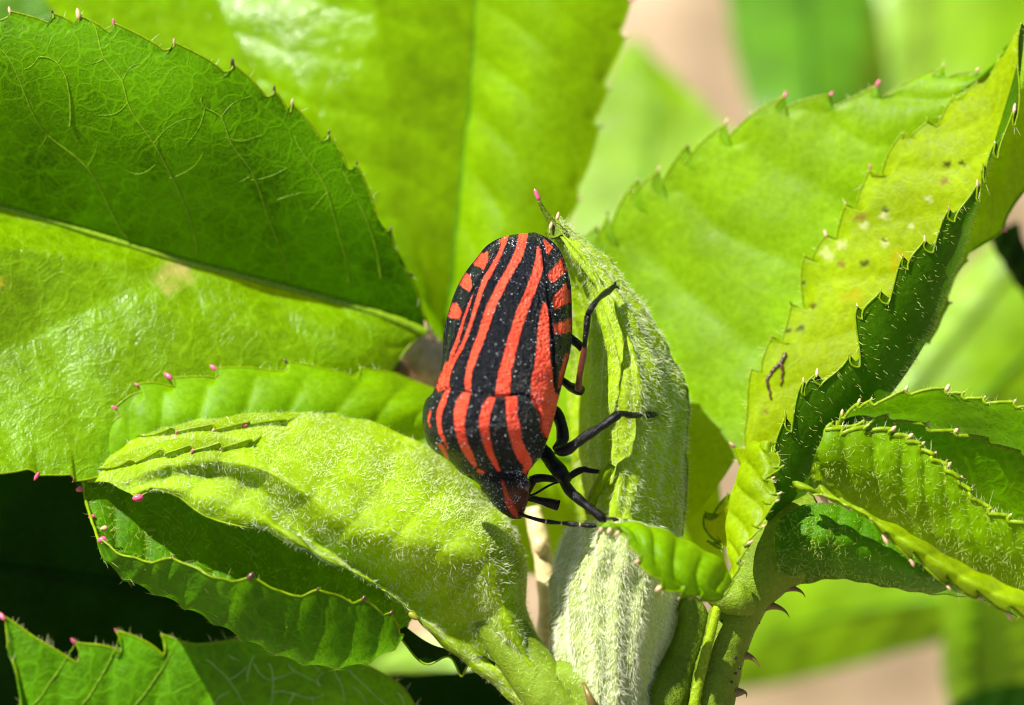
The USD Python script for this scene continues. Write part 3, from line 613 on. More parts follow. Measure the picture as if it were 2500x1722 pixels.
blade(th, [Z(t8, [4.2, 4.4, 4.0]), Z([((a[0] + b[0]) / 2, (a[1] + b[1]) / 2) for a, b in zip(t8, b8)], [4.8, 5.6, 4.6]), Z(b8, [4.8, 5.6, 4.6])], G_SMOOTH, nu=220, nv=36, seed=16, teeth=[(1465, 1290), (1488, 1293), (1508, 1302), (1531, 1327), (1555, 1370), (1609, 1436), (1656, 1458)], amp=20, veins=(6, 1.5, 0.07), apex=-1,
      tip_look=PALEPINK, tip=(0.10, 0.06), edge_hairs=60, reach=0.3, rough=0.06)

# ------------------------------------------------------------------ downy leaf under the bug
th = Thing('downy_leaf', 'thick downy young leaf folded over itself, in the foreground left of the bug head', 'leaf', (1345, 1722, 1))
a0 = [(200, 1180), (300, 1065), (450, 1018), (640, 998), (830, 1010), (960, 1050), (1080, 1120), (1180, 1215), (1255, 1290), (1285, 1390), (1290, 1490), (1335, 1590), (1420, 1740)]
a1 = [(260, 1178), (330, 1140), (450, 1105), (600, 1112), (740, 1160), (880, 1215), (1010, 1262), (1110, 1300), (1180, 1340), (1222, 1410), (1245, 1500), (1295, 1610), (1390, 1760)]
ah = [(290, 1192), (380, 1158), (520, 1143), (655, 1172), (775, 1262), (865, 1318), (960, 1355), (1045, 1395), (1115, 1430), (1168, 1490), (1212, 1560), (1268, 1640), (1365, 1775)]
ag = [(312, 1202), (400, 1172), (528, 1166), (640, 1212), (735, 1300), (818, 1352), (898, 1396), (965, 1446), (1035, 1500), (1100, 1548), (1168, 1604), (1236, 1670), (1340, 1790)]
a2 = [(325, 1210), (408, 1188), (515, 1212), (636, 1258), (755, 1338), (845, 1386), (925, 1430), (990, 1480), (1050, 1532), (1108, 1580), (1174, 1630), (1236, 1686), (1325, 1795)]
a3 = [(337, 1217), (420, 1205), (505, 1263), (645, 1296), (785, 1364), (875, 1403), (954, 1459), (1027, 1515), (1070, 1560), (1120, 1605), (1180, 1650), (1235, 1700), (1310, 1800)]
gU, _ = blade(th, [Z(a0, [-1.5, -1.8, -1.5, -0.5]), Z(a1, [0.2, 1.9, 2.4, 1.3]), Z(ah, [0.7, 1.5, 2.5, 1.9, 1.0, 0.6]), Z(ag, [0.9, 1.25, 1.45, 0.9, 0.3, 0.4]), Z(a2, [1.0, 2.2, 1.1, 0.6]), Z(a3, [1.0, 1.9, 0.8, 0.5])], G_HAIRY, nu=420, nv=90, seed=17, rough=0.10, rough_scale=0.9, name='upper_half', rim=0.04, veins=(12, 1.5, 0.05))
hairs_on(th, gU, 13500, 0.12, 17, HAIRGREEN, lean=0.9, comb=(0.35, -0.2, 0), width=0.005, keep=lambda u, v: 0.35 + 1.3 * (noise(np.stack([u * 22, v * 9, 0 * u], -1), 5) > 0.5))
hairs_on(th, gU, 3800, 0.15, 171, HAIRSILVER, lean=1.2, comb=(0.5, -0.1, 0), width=0.010, keep=lambda u, v: 0.3 + 1.0 * (noise(np.stack([u * 30, v * 12, 0 * u + 4], -1), 6) > 0.5))
b0 = [(203, 1168), (300, 1180), (450, 1200), (600, 1240), (750, 1310), (860, 1370), (950, 1430), (1020, 1500)]
b1 = [(215, 1235), (300, 1270), (430, 1310), (580, 1370), (720, 1410), (830, 1440), (920, 1475), (1000, 1525)]
b2 = [(240, 1322), (300, 1405), (420, 1465), (540, 1530), (660, 1590), (790, 1628), (900, 1615), (985, 1560)]
b3 = [(250, 1318), (330, 1355), (420, 1363), (540, 1402), (610, 1408), (690, 1436), (775, 1440), (885, 1462), (955, 1497), (985, 1552)]
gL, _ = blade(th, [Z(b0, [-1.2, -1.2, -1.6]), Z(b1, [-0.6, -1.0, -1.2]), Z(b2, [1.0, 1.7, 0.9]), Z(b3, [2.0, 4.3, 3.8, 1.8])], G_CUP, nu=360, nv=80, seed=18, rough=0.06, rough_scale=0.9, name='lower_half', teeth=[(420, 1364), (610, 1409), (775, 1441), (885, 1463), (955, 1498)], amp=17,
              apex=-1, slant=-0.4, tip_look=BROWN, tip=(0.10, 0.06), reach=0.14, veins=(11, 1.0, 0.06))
hairs_on(th, gL, 3600, 0.26, 19, HAIR, lean=0.6, comb=(-0.2, -0.4, 0), width=0.009, keep=lambda u, v: 0.25 + 1.6 * np.exp(-((v - 0.7) / 0.07) ** 2))
v, f = tube(gL[0, :56], 0.05, 6); th.part('margin', v, f, RIM)
for (px, py, zz, dx, dy, mt, s) in [(195, 1195, -0.8, -1, 0.2, PINK, 1.2), (225, 1262, -0.4, -1, 0.2, PINK, 1.1), (250, 1318, 1.4, -1, 0.3, PINK, 1.5), (337, 1216, 1.3, -1, 0.1, PINK, 1.7),
                                    (255, 1290, 0.4, -1, 0.2, PALEPINK, 1.2)]:
    v, f = ellipsoid(P(np.array([px, py, zz])) + [0, 0, 0.1], (dx, -dy, 0.2), 0.11 * s, 0.07 * s); th.part('tooth_tip', v, f, mt)
for k, q in enumerate([[(360, 1245), (420, 1300), (470, 1370), (510, 1390)], [(400, 1240), (430, 1270), (480, 1320)], [(560, 1310), (620, 1350), (660, 1400)], [(480, 1290), (460, 1330), (430, 1340)]]):
    vein(th, gL, q, 0.02, 0.01, VEIN, 0.06, 4, seed=70 + k)
v, f = px_tube([(1130, 1420, -0.6, 50), (1185, 1490, 0.0, 58), (1240, 1560, 0.4, 60), (1300, 1640, 0.8, 62), (1370, 1740, 1.0, 66), (1440, 1830, 1.0, 70)], 50, 20, 0.10, 3)
pp = th.part('petiole', v, f, G_STEM)
gp = v.reshape(-1, 20, 3)[2:-2]
hairs_on(th, gp, 10000, 0.13, 21, HAIRGREEN, width=0.009, front=False)
def on_leaf(g, pts, lift):
    p = lay(g, pts); p[:, 2] += lift
    sc = K * (DIST - p[:, 2]) / DIST
    return np.column_stack([p[:, 0] / sc + 1250, 861 - p[:, 1] / sc, p[:, 2]])


for k, (up_, dn_, tt_) in enumerate([([(312, 1066), (380, 1036), (450, 1022), (530, 1014), (640, 1008), (740, 1012)], [(345, 1062), (400, 1060), (455, 1052), (520, 1050), (590, 1040), (690, 1030)], [(352, 1062), (430, 1056), (520, 1050), (600, 1039)]),
                                     ([(215, 1150), (290, 1112), (370, 1085), (450, 1068), (540, 1066), (640, 1064)], [(255, 1142), (310, 1136), (375, 1116), (440, 1104), (530, 1096), (620, 1080)], [(262, 1141), (330, 1130), (400, 1110), (470, 1101), (540, 1094)])]):
    gs, _ = blade(th, [on_leaf(gU, up_, 0.02), on_leaf(gU, [((a[0] + b[0]) / 2, (a[1] + b[1]) / 2) for a, b in zip(up_, dn_)], 0.16), on_leaf(gU, dn_, 0.22)], G_YOUNG, nu=120, nv=12, seed=60 + k, teeth=tt_, amp=14, apex=-1, name='margin_fold', rough=0.04, reach=0.5, tip_look=[PALEPINK, PINK], tip=(0.12, 0.07))
    hairs_on(th, gs, 260, 0.13, 62 + k, HAIRWHITE, width=0.008)
st = [(960, 1545), (1010, 1600), (1050, 1622), (1098, 1606), (1126, 1652), (1150, 1610), (1200, 1640)]
sb = [(990, 1530), (1030, 1560), (1070, 1580), (1110, 1590), (1140, 1600), (1170, 1605), (1210, 1620)]
blade(th, [Z(sb, [0.2, 0.4]), Z(st, [0.0, 0.2])], G_SHADE, nu=90, nv=12, seed=20, name='stipule', rim=0.04)
v, f = ellipsoid(P(np.array([1010, 1505, 1.6])), (0.7, -0.5, 0), 0.2, 0.1, 9, 12); th.part('scar', v, f, YELLOW)

# the hairy leaf bud right of the bug
th = Thing('downy_bud', 'tall silvery downy leaf bud right of the bug, thin tip ending in red', 'bud', (1560, 1310, 0))
c0 = [(1338, 565), (1372, 640), (1396, 740), (1394, 850), (1388, 950), (1385, 1050), (1398, 1150), (1415, 1260), (1440, 1330)]
c1 = [(1342, 560), (1388, 623), (1432, 690), (1452, 780), (1458, 880), (1450, 980), (1440, 1080), (1448, 1180), (1460, 1310)]
c2 = [(1350, 545), (1412, 620), (1482, 720), (1525, 820), (1545, 920), (1545, 1020), (1535, 1120), (1525, 1210), (1520, 1320)]
c3 = [(1357, 528), (1422, 588), (1512, 663), (1577, 758), (1628, 850), (1667, 930), (1677, 1040), (1682, 1150), (1668, 1310)]
gD, _ = blade(th, [Z(c0, [-0.6, -4.4, -5.6]), Z(c1, [0.0, -0.4, -0.6]), Z(c2, [0.4, 2.2, 2.4]), Z(c3, [-0.4, -0.8, -0.6])], G_BUD, nu=300, nv=80, seed=22, rough=0.2, rough_scale=1.1, pleats=(8, 0.08), name='folded_blade', rim=0.05)
hairs_on(th, gD, 4600, 0.18, 23, HAIRGREEN, lean=0.8, comb=(0.3, -0.9, 0), width=0.006, keep=lambda u, v: np.where(v < 0.3, 0.03, 1.0))
hairs_on(th, gD, 3200, 0.17, 231, HAIRSILVER, lean=0.8, comb=(0.3, -0.9, 0), width=0.008, keep=lambda u, v: np.where(v < 0.62, 0.15, 1.0))
v, f = px_tube([(1365, 575, 0.3, 24), (1348, 545, 0.4, 11), (1330, 518, 0.5, 7), (1316, 490, 0.6, 5)], 24, 8); th.part('tip_stalk', v, f, G_STEM)
v, f = ellipsoid(P(np.array([1311, 476, 0.6])), (-0.4, 0.9, 0), 0.22, 0.075, 9); th.part('tooth_tip', v, f, PINK)
for (px, py) in [(1362, 528), (1345, 552)]:
    v, f = ellipsoid(P(np.array([px, py, 0.6])), (0.2, 0.9, 0), 0.15, 0.06); th.part('tooth_tip', v, f, PALEPINK)
v, f = px_tube([(1494, 1135, 2.4, 10), (1475, 1165, 2.2, 13), (1452, 1205, 1.6, 13), (1440, 1250, 1.0, 12)], 20, 8); th.part('rib', v, f, G_YOUNG)

th = Thing('white_bud', 'stout white woolly bud at bottom centre under the small oval leaf', 'bud', (1485, 1740, 1))
d0 = [(1385, 1285), (1368, 1330), (1355, 1380), (1349, 1451), (1344, 1530), (1345, 1607), (1365, 1690), (1380, 1780)]
d1 = [(1440, 1270), (1425, 1330), (1415, 1390), (1410, 1451), (1410, 1530), (1412, 1607), (1425, 1690), (1435, 1780)]
d2 = [(1510, 1265), (1510, 1330), (1508, 1390), (1505, 1451), (1500, 1530), (1496, 1607), (1490, 1690), (1485, 1780)]
d3 = [(1590, 1280), (1600, 1340), (1605, 1400), (1603, 1458), (1590, 1530), (1572, 1607), (1558, 1690), (1550, 1780)]
d4 = [(1640, 1300), (1655, 1350), (1664, 1410), (1664, 1462), (1655, 1530), (1632, 1607), (1605, 1690), (1590, 1780)]
gW, _ = blade(th, [Z(d0, [-0.6, -0.4]), Z(d1, [2.0, 1.8]), Z(d2, [3.0, 2.4]), Z(d3, [2.2, 1.8]), Z(d4, [-0.2, -0.2])], G_WHITE, nu=200, nv=70, seed=24, rough=0.2, rough_scale=1.0, pleats=(7, 0.10), name='bud_scale', rim=0.06)
hairs_on(th, gW, 15000, 0.19, 25, HAIRSILVER, lean=0.6, comb=(0.1, -1.2, 0), width=0.008)
v, f = px_tube([(1330, 1640, 0.6, 30), (1395, 1665, 1.1, 44), (1450, 1710, 1.5, 56), (1475, 1790, 1.4, 66)], 24, 14, 0.6, 5); th.part('collar', v, f, G_STEM)
gp = v.reshape(-1, 14, 3)[2:-2]; hairs_on(th, gp, 3000, 0.14, 26, HAIRGREEN, front=False, width=0.009)
v, f = px_tube([(1424, 1668, 2.9, 4), (1438, 1700, 3.2, 9), (1452, 1735, 3.0, 14)], 14, 8); th.part('thorn', v, f, THORN)

# ------------------------------------------------------------------ thorny stem
th = Thing('thorny_stem', 'stout green stem at bottom right with brown thorns and black gland dots', 'stem', (1715, 1760, 0))
sp = [(2010, 1300, 0.2, 100), (1935, 1335, 0.3, 92), (1862, 1398, 0.4, 74), (1800, 1490, 0.4, 62), (1762, 1585, 0.4, 62), (1736, 1680, 0.4, 64), (1715, 1800, 0.4, 68)]
v, f = px_tube(sp, 90, 26, 0.05, 7)
th.part('main_stem', v, f, G_STEM)
gp = v.reshape(-1, 26, 3)[2:-2]; hairs_on(th, gp, 6500, 0.10, 27, HAIR, front=False, width=0.008)
v, f = px_tube([(1752, 1480, 1.6, 10), (1735, 1550, 1.5, 12), (1712, 1640, 1.4, 13), (1692, 1740, 1.4, 14)], 30, 10, 0.1, 4)
th.part('ridge', v, f, G_BUD)
hairs_on(th, v.reshape(-1, 10, 3)[2:-2], 1500, 0.10, 28, HAIRWHITE, front=False, width=0.008)
v, f = px_tube([(1740, 1440, 1.4, 30), (1790, 1462, 1.5, 40), (1840, 1478, 1.3, 24)], 24, 16, 0.2, 6); th.part('collar', v, f, G_STEM)
v, f = px_tube([(1660, 1470, 0.4, 26), (1690, 1500, 0.4, 38), (1672, 1600, 0.4, 44), (1620, 1720, 0.6, 60), (1590, 1800, 0.6, 60)], 36, 16, 0.1, 8); th.part('side_shoot', v, f, G_STEM)
hairs_on(th, v.reshape(-1, 16, 3)[2:-2], 1800, 0.12, 29, HAIR, front=False, width=0.008)
for bx, by, tx, ty in [(1925, 1436, 1966, 1459), (1884, 1480, 1927, 1508), (1822, 1602, 1855, 1635), (1806, 1690, 1822, 1704)]:
    mx, my = bx * 0.45 + tx * 0.55 + 5, by * 0.45 + ty * 0.55 - 6
    v, f = px_tube([(bx - 14, by - 2, 0.6, 15), (bx + 4, by, 0.6, 9), (mx, my, 0.6, 4), (tx, ty, 0.6, 0.6)], 14, 8); th.part('thorn', v, f, THORN)
for k, (px, py) in enumerate([(1845, 885), (1790, 945), (1725, 1045), (1708, 1098), (1682, 1125), (1665, 1178), (1632, 1215), (1637, 1257), (1445, 1070), (1512, 1045), (1632, 1115), (1470, 1172), (1565, 1320), (1530, 1398), (1590, 1383), (1540, 1470), (1850, 865), (1775, 945), (1560, 1318), (1385, 1425)]):
    x, y = 1200 + px * 0.3897 - (13 if px > 1530 else 0), 1100 + py * 0.3897 - (7 if px > 1530 else 0)
    v, f = ellipsoid(P(np.array([x, y, 1.1 if px < 1600 else 0.6])), (0.6, -0.5, 0.3), 0.055, 0.05, 6, 7); th.part('gland', v, f, GLAND)

# ------------------------------------------------------------------ dark netted leaf at the bottom left
th = Thing('netted_leaf', 'leaf at the bottom left, sunlit toothed end and shaded half with white vein network', 'leaf', (900, 1900, -4))
e14 = [(40, 1760), (50, 1690), (36, 1620), (18, 1560), (6, 1507), (60, 1530), (120, 1555), (182, 1568), (230, 1555), (283, 1541), (359, 1542), (415, 1556), (470, 1572), (600, 1560), (780, 1590), (960, 1660), (1020, 1760)]
i14 = [(60, 1980), (80, 1960), (90, 1940), (100, 1930), (120, 1920), (160, 1910), (200, 1900), (250, 1895), (300, 1890), (350, 1890), (400, 1890), (460, 1890), (520, 1895), (620, 1900), (720, 1910), (820, 1920), (900, 1930)]
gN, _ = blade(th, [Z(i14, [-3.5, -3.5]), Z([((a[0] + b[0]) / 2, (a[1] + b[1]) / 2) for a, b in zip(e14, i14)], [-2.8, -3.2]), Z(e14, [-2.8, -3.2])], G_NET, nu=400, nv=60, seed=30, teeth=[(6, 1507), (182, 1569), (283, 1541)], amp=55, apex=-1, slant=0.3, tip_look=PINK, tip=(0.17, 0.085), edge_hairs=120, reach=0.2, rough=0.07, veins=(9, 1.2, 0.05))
nets = [[(448, 1520), (455, 1560), (455, 1590)], [(455, 1522), (520, 1550), (575, 1580), (620, 1610)], [(485, 1555), (505, 1610), (560, 1660), (595, 1722)], [(645, 1570), (655, 1620), (668, 1656), (668, 1690), (665, 1740)], [(680, 1575), (705, 1620), (720, 1640), (760, 1660), (780, 1675)],
        [(668, 1656), (720, 1640)], [(625, 1553), (620, 1600), (605, 1640), (603, 1665)], [(560, 1660), (590, 1640), (605, 1625)], [(668, 1690), (720, 1692), (760, 1700), (790, 1690)], [(780, 1675), (775, 1655), (790, 1640)], [(815, 1640), (835, 1680), (838, 1740)], [(850, 1635), (900, 1680), (950, 1722)], [(520, 1595), (560, 1600), (590, 1612)],
        [(620, 1620), (640, 1650), (668, 1660)], [(860, 1675), (880, 1690), (895, 1722)], [(760, 1700), (770, 1730)], [(685, 1575), (740, 1600), (780, 1640)], [(720, 1692), (705, 1720)], [(560, 1690), (530, 1710), (520, 1740)], [(970, 1690), (985, 1710), (990, 1740)]]
for k, q in enumerate(nets):
    q = [p_ for p_ in q if p_[1] > 1596 and p_[0] > 480]
    if len(q) < 2:
        continue
    vein(th, gN, q, 0.015, 0.008, VEINPALE, 0.03, 2, seed=100 + k)
for k, q in enumerate([[(80, 1722), (130, 1660), (182, 1580)], [(200, 1722), (250, 1640), (283, 1560)], [(330, 1722), (390, 1650), (420, 1600)]]):
    vein(th, gN, q, 0.02, 0.012, VEIN, 0.02, 4, seed=130 + k)

# old cut twig and a pale stem behind the bug
th = Thing('old_twig', 'weathered brown cut twig just left of the bug behind the leaf bases', 'twig', (1060, 960, -7))
v, f = px_tube([(985, 770, -7.5, 34), (1010, 830, -7, 52), (1045, 890, -6.8, 58), (1100, 970, -6.8, 60), (1160, 1050, -7, 60)], 40, 16, 0.5, 9); th.part('bark', v, f, TWIG)
v, f = ellipsoid(P(np.array([968, 905, -6.0])), (1, -0.7, 0), 0.55, 0.36, 9, 12); th.part('bud_scar', v, f, SPOT)
th = Thing('pale_stem', 'thin pale beige stem rising between the bug head and the white bud', 'stem', (1320, 1640, -3))
v, f = px_tube([(1300, 1240, -4, 20), (1318, 1320, -3.8, 26), (1335, 1420, -3.6, 24), (1330, 1560, -3.4, 22), (1310, 1760, -3.2, 24)], 40, 12, 0.25, 9); th.part('bark', v, f, BEIGE)
v, f = ellipsoid(P(np.array([1318, 1335, -3.3])), (0.1, -1, 0), 0.32, 0.24, 9, 12); th.part('node', v, f, BEIGE)

# ------------------------------------------------------------------ the bug
th = Thing('striped_bug', 'red and black striped shield bug hanging head down on the downy leaves', 'bug', (1260, 1200, 1))


def zq(a):                        # measured on an enlargement of the bug
    a = np.asarray(a, float).copy()
    a[..., 0] = 980 + 0.4888 * a[..., 0]; a[..., 1] = 540 + 0.4888 * a[..., 1]
    return a


Lr = [(575, 66), (500, 82), (430, 120), (370, 190), (310, 270), (265, 360), (230, 470), (208, 580), (203, 690), (180, 790), (160, 850), (122, 905), (107, 1000), (120, 1080), (160, 1140), (240, 1195), (310, 1262), (400, 1325), (440, 1388), (490, 1442), (555, 1488)]
Rr = [(660, 56), (745, 95), (800, 160), (830, 250), (848, 330), (852, 430), (853, 560), (842, 660), (820, 750), (800, 830), (785, 890), (768, 960), (748, 1040), (728, 1100), (706, 1152), (668, 1205), (634, 1258), (624, 1300), (632, 1372), (614, 1442), (598, 1488)]
ZC = [1.0, 1.2, 1.4, 1.7, 2.0, 2.2, 2.4, 2.6, 2.8, 2.9, 3.0, 3.1, 3.2, 3.1, 3.0, 2.8, 2.6, 2.5, 2.3, 2.2, 2.1]
HF = [0.15, 0.5, 0.75, 1.0, 1.2, 1.35, 1.5, 1.62, 1.72, 1.78, 1.84, 1.9, 1.9, 1.8, 1.58, 1.25, 0.95, 0.8, 0.65, 0.4, 0.12]
HB = [0.1, 0.3, 0.5, 0.8, 1.0, 1.1, 1.3, 1.4, 1.5, 1.5, 1.5, 1.5, 1.5, 1.4, 1.3, 1.1, 0.9, 0.75, 0.6, 0.35, 0.1]
NR, NF, NB = 420, 420, 60
tt = np.linspace(0, 1, len(Lr)); ts = np.linspace(0, 1, NR)
fit = lambda a: PchipInterpolator(tt, np.asarray(a, float))(ts)
Lq, Rq, zc, hf, hb = fit(zq(Lr)), fit(zq(Rr)), fit(ZC), fit(HF), fit(HB)
ang = np.r_[np.linspace(np.pi, 0, NF), -np.linspace(0, np.pi, NB + 2)[1:-1]]
ca, sa = np.cos(ang), np.sin(ang)
mid = (Lq + Rq) / 2; half = (Rq - Lq) / 2
q = mid[:, None] + half[:, None] * ca[None, :, None]
prof = np.where(sa >= 0, np.abs(sa) ** 0.9, -np.abs(sa) ** 0.8)
skew = 1 - 0.18 * ca                                                # the back is highest left of the middle
zz = zc[:, None] + np.where(sa[None] >= 0, hf[:, None] * prof[None] * skew[None], hb[:, None] * prof[None])
zoom = np.stack([(q[..., 0] - 980) / 0.4888, (q[..., 1] - 540) / 0.4888], -1)
flat = zoom.reshape(-1, 2)
wob = np.stack([noise(np.column_stack([flat / 9, 0 * flat[:, 0]]), 1), noise(np.column_stack([flat / 9, 0 * flat[:, 0] + 5]), 2)], 1) * 5 - 2.5
front = np.broadcast_to(sa >= 0, zoom.shape[:2]).ravel()


def stripe(rows):
    rows = np.asarray(rows, float)
    d = np.r_[0, np.cumsum(np.linalg.norm(np.diff(rows[:, :2], axis=0), axis=1))]
    r = PchipInterpolator(d, rows)(np.linspace(0, d[-1], 60))
    t = np.gradient(r[:, :2], axis=0); t /= np.linalg.norm(t, axis=1, keepdims=True)
    n = np.column_stack([-t[:, 1], t[:, 0]])
    return shapely.Polygon(np.vstack([r[:, :2] + n * r[:, 2:], (r[:, :2] - n * r[:, 2:])[::-1]])).buffer(0)


stripes = [stripe(s) for s in [
    [(508, 92, 20), (498, 135, 14), (450, 230, 17), (412, 310, 13), (375, 420, 10), (340, 530, 8), (300, 630, 8), (262, 700, 7), (232, 780, 7), (225, 846, 9)],
    [(610, 50, 22), (590, 150, 22), (545, 240, 20), (490, 340, 21), (440, 450, 22), (400, 570, 20), (360, 680, 18), (335, 770, 15), (332, 850, 14)],
    [(682, 128, 4), (690, 190, 20), (675, 260, 24), (640, 360, 24), (600, 460, 26), (565, 570, 26), (540, 670, 28), (515, 770, 32), (507, 875, 38)],
    [(715, 408, 7), (712, 500, 25), (708, 600, 30), (705, 700, 38), (710, 800, 62), (718, 880, 68), (728, 960, 42), (724, 1085, 12)],
    [(352, 365, 5), (330, 430, 7), (300, 520, 8), (270, 620, 9), (240, 690, 13), (200, 780, 20), (178, 848, 18)],
    [(150, 950, 5), (140, 1000, 4), (148, 1030, 3)],
    [(235, 845, 8), (205, 920, 14), (190, 980, 12), (195, 1040, 10), (215, 1090, 7), (235, 1140, 3)],
    [(192, 1110, 10), (222, 1165, 10), (232, 1190, 5)],
    [(332, 852, 16), (300, 930, 30), (290, 1000, 25), (300, 1070, 22), (325, 1140, 20), (360, 1200, 14), (375, 1225, 6)],
    [(380, 1240, 10), (412, 1260, 9)],
    [(460, 874, 15), (425, 940, 24), (412, 1010, 24), (422, 1080, 20), (440, 1150, 17), (470, 1210, 12), (488, 1250, 7)],
    [(548, 874, 28), (548, 950, 27), (560, 1030, 30), (575, 1100, 28), (605, 1170, 30), (628, 1210, 24), (622, 1268, 10)]]]
spots = [shapely.Polygon(s) for s in [
    [(340, 205), (385, 158), (424, 140), (431, 185), (408, 240), (390, 222)], [(272, 315), (312, 258), (330, 254), (351, 326), (335, 350), (322, 338)], [(205, 482), (236, 422), (257, 400), (301, 455), (281, 486), (262, 478)], [(485, 90), (540, 70), (520, 110), (500, 125)],
    [(712, 85), (765, 120), (740, 160), (722, 150)], [(735, 262), (806, 178), (832, 245), (762, 300), (740, 290)], [(762, 400), (768, 372), (836, 300), (856, 360), (856, 405), (770, 440)], [(766, 515), (856, 485), (856, 556), (770, 562)],
    [(836, 660), (846, 670), (800, 840), (790, 835)]]]
headred = [stripe([(500, 1288, 7), (518, 1350, 9), (540, 1410, 18), (562, 1450, 16), (580, 1480, 6)])]


def inside(polys, soft=2.2):
    u = shapely.union_all([p.buffer(0) for p in polys])
    shapely.prepare(u)
    d = shapely.distance(u.boundary, shapely.points(flat + wob))
    s = np.where(shapely.contains_xy(u, *(flat + wob).T), d, -d)
    return np.clip(0.5 + s / (2 * soft), 0, 1) * front


red = np.maximum(inside(stripes), inside(spots)); hred = inside(headred)
var = fbm(np.column_stack([flat / 40, 0 * flat[:, 0]]), 3, 4)
black = np.array([0.002, 0.003, 0.005]); RED = np.array([0.62, 0.046, 0.018]); ORANGE = np.array([0.70, 0.082, 0.036])
redc = RED + (ORANGE - RED) * np.clip(var * 2 - 0.5, 0, 1)[:, None]
colr = black + (redc - black) * red[:, None]
colr = colr + (np.array([0.32, 0.03, 0.012]) - colr) * hred[:, None]
hd = np.clip((flat[:, 1] - 1285) / 40, 0, 1) * np.clip((flat[:, 0] - 505 - (flat[:, 1] - 1290) * 0.2) / 15, 0, 1) * front * (1 - hred)
colr = colr + (np.array([0.05, 0.012, 0.006]) - colr) * hd[:, None]


def dist(line):
    c = curve(np.column_stack([np.asarray(line, float), np.zeros(len(line))]), 120)[:, :2]
    return shapely.distance(shapely.LineString(c), shapely.points(flat))


def signed(line):                 # which side of the line
    c = curve(np.column_stack([np.asarray(line, float), np.zeros(len(line))]), 120)[:, :2]
    from scipy.spatial import cKDTree
    _, k = cKDTree(c).query(flat); k = np.clip(k, 0, 118)
    t = c[k + 1] - c[k]; w = flat - c[k]
    return np.sign(t[:, 0] * w[:, 1] - t[:, 1] * w[:, 0])


seamL = [(495, 100), (432, 228), (352, 352), (285, 520), (236, 660), (208, 832)]
seamR = [(702, 85), (722, 250), (742, 420), (762, 600), (772, 800), (778, 850)]
junction = [(150, 852), (215, 834), (330, 850), (470, 873), (548, 868), (640, 874), (688, 930), (700, 1000), (735, 1098)]
dL, dR, dJ = dist(seamL), dist(seamR), dist(junction)
low = flat[:, 1]
h = -0.10 * np.exp(-(dL / 7) ** 2) * (low < 845) - 0.13 * np.exp(-(dR / 8) ** 2) - 0.10 * np.exp(-(dJ / 8) ** 2)
sL, sR, sJ = signed(seamL), signed(seamR), signed(junction)
outL = np.where((sL > 0) & (low < 845), np.clip(dL / 40, 0, 1), 0); outR = np.where((sR < 0) & (low < 850), np.clip(dR / 40, 0, 1), 0)
h = h - 0.12 * np.maximum(outL, outR)
h = h + 0.03 * np.clip(dJ / 60, 0, 1) * ((sJ > 0) & (low > 835))
h = h + 0.35 * np.exp(-(((flat[:, 0] - 545) / 42) ** 2 + ((low - 1330) / 40) ** 2)) - 0.12 * np.exp(-((low - 1270 - (flat[:, 0] - 500) * -0.08) / 14) ** 2)
pit = noise(np.column_stack([flat / 5.0, 0 * flat[:, 0]]), 21)
h = (h + 0.018 * (pit - 0.5) + 0.05 * (fbm(np.column_stack([flat / 60, 0 * flat[:, 0]]), 2, 9) - 0.5)) * front
pos = np.concatenate([q, zz[..., None]], -1)
g = P(pos); n = grid_normals(g); n = n if n[:, :NF, 2].mean() > 0 else -n
wgt = np.clip(np.sin(np.pi * ts), 0, 1)[:, None] ** 0.3
g = g + n * (h.reshape(zz.shape) * wgt)[..., None]
nr = g.shape[1]
vv_ = np.vstack([g.reshape(-1, 3), g[0].mean(0)[None], g[-1].mean(0)[None]])
k0, k1 = NR * nr, NR * nr + 1
ff = np.vstack([grid_faces(NR, nr, True), [[k0, (i + 1) % nr, i] for i in range(nr)], [[k1, (NR - 1) * nr + i, (NR - 1) * nr + (i + 1) % nr] for i in range(nr)]])
seam = np.maximum(np.maximum(np.exp(-(dL / 4.5) ** 2) * (low < 845), np.exp(-(dR / 5) ** 2)), 0.8 * np.exp(-(dJ / 4.5) ** 2)) * front
colr = colr + (black - colr) * (0.85 * seam)[:, None]
colr = np.vstack([colr, black, black])
SHELL = usdkit.material(stage, M + 'striped_shell', {
    'a': ('attribute', {'attribute': 'paint'}), 'g': ('geometry', {}), 'm': ('mapping', {'scale': (1000, 1000, 1000)}),
    'v': ('voronoi_texture', {'feature': 'f1', 'scale': 9.0}), 'n': ('noise_texture', {'scale': 16.0, 'detail': 3.0, 'roughness': 0.7}),
    's': ('math', {'math_type': 'multiply_add', 'value2': 1.2}), 'b': ('bump', {'strength': 1.0, 'distance': 0.00008}),
    'c': ('map_range', {'from_min': 0.3, 'from_max': 0.7, 'to_min': 0.12, 'to_max': 0.3}),
    'p': ('principled_bsdf', {'specular_ior_level': 0.22})},
    [('a.color', 'p.base_color'), ('g.position', 'm.vector'), ('m.vector', 'v.vector'), ('m.vector', 'n.vector'), ('v.distance', 's.value1'), ('n.fac', 's.value3'), ('s.value', 'b.height'), ('b.normal', 'p.normal'), ('n.fac', 'c.value'), ('c.result', 'p.roughness')], surface='p.BSDF')
th.part('body', vv_, ff, SHELL, colors=colr)
GRAIN = plain_look('pale_grain', (0.62, 0.66, 0.70), rough=0.15, spec=0.8)
rng = np.random.default_rng(41)
cand = rng.integers(20, NR - 20, 9000), rng.integers(12, NF - 12, 9000)

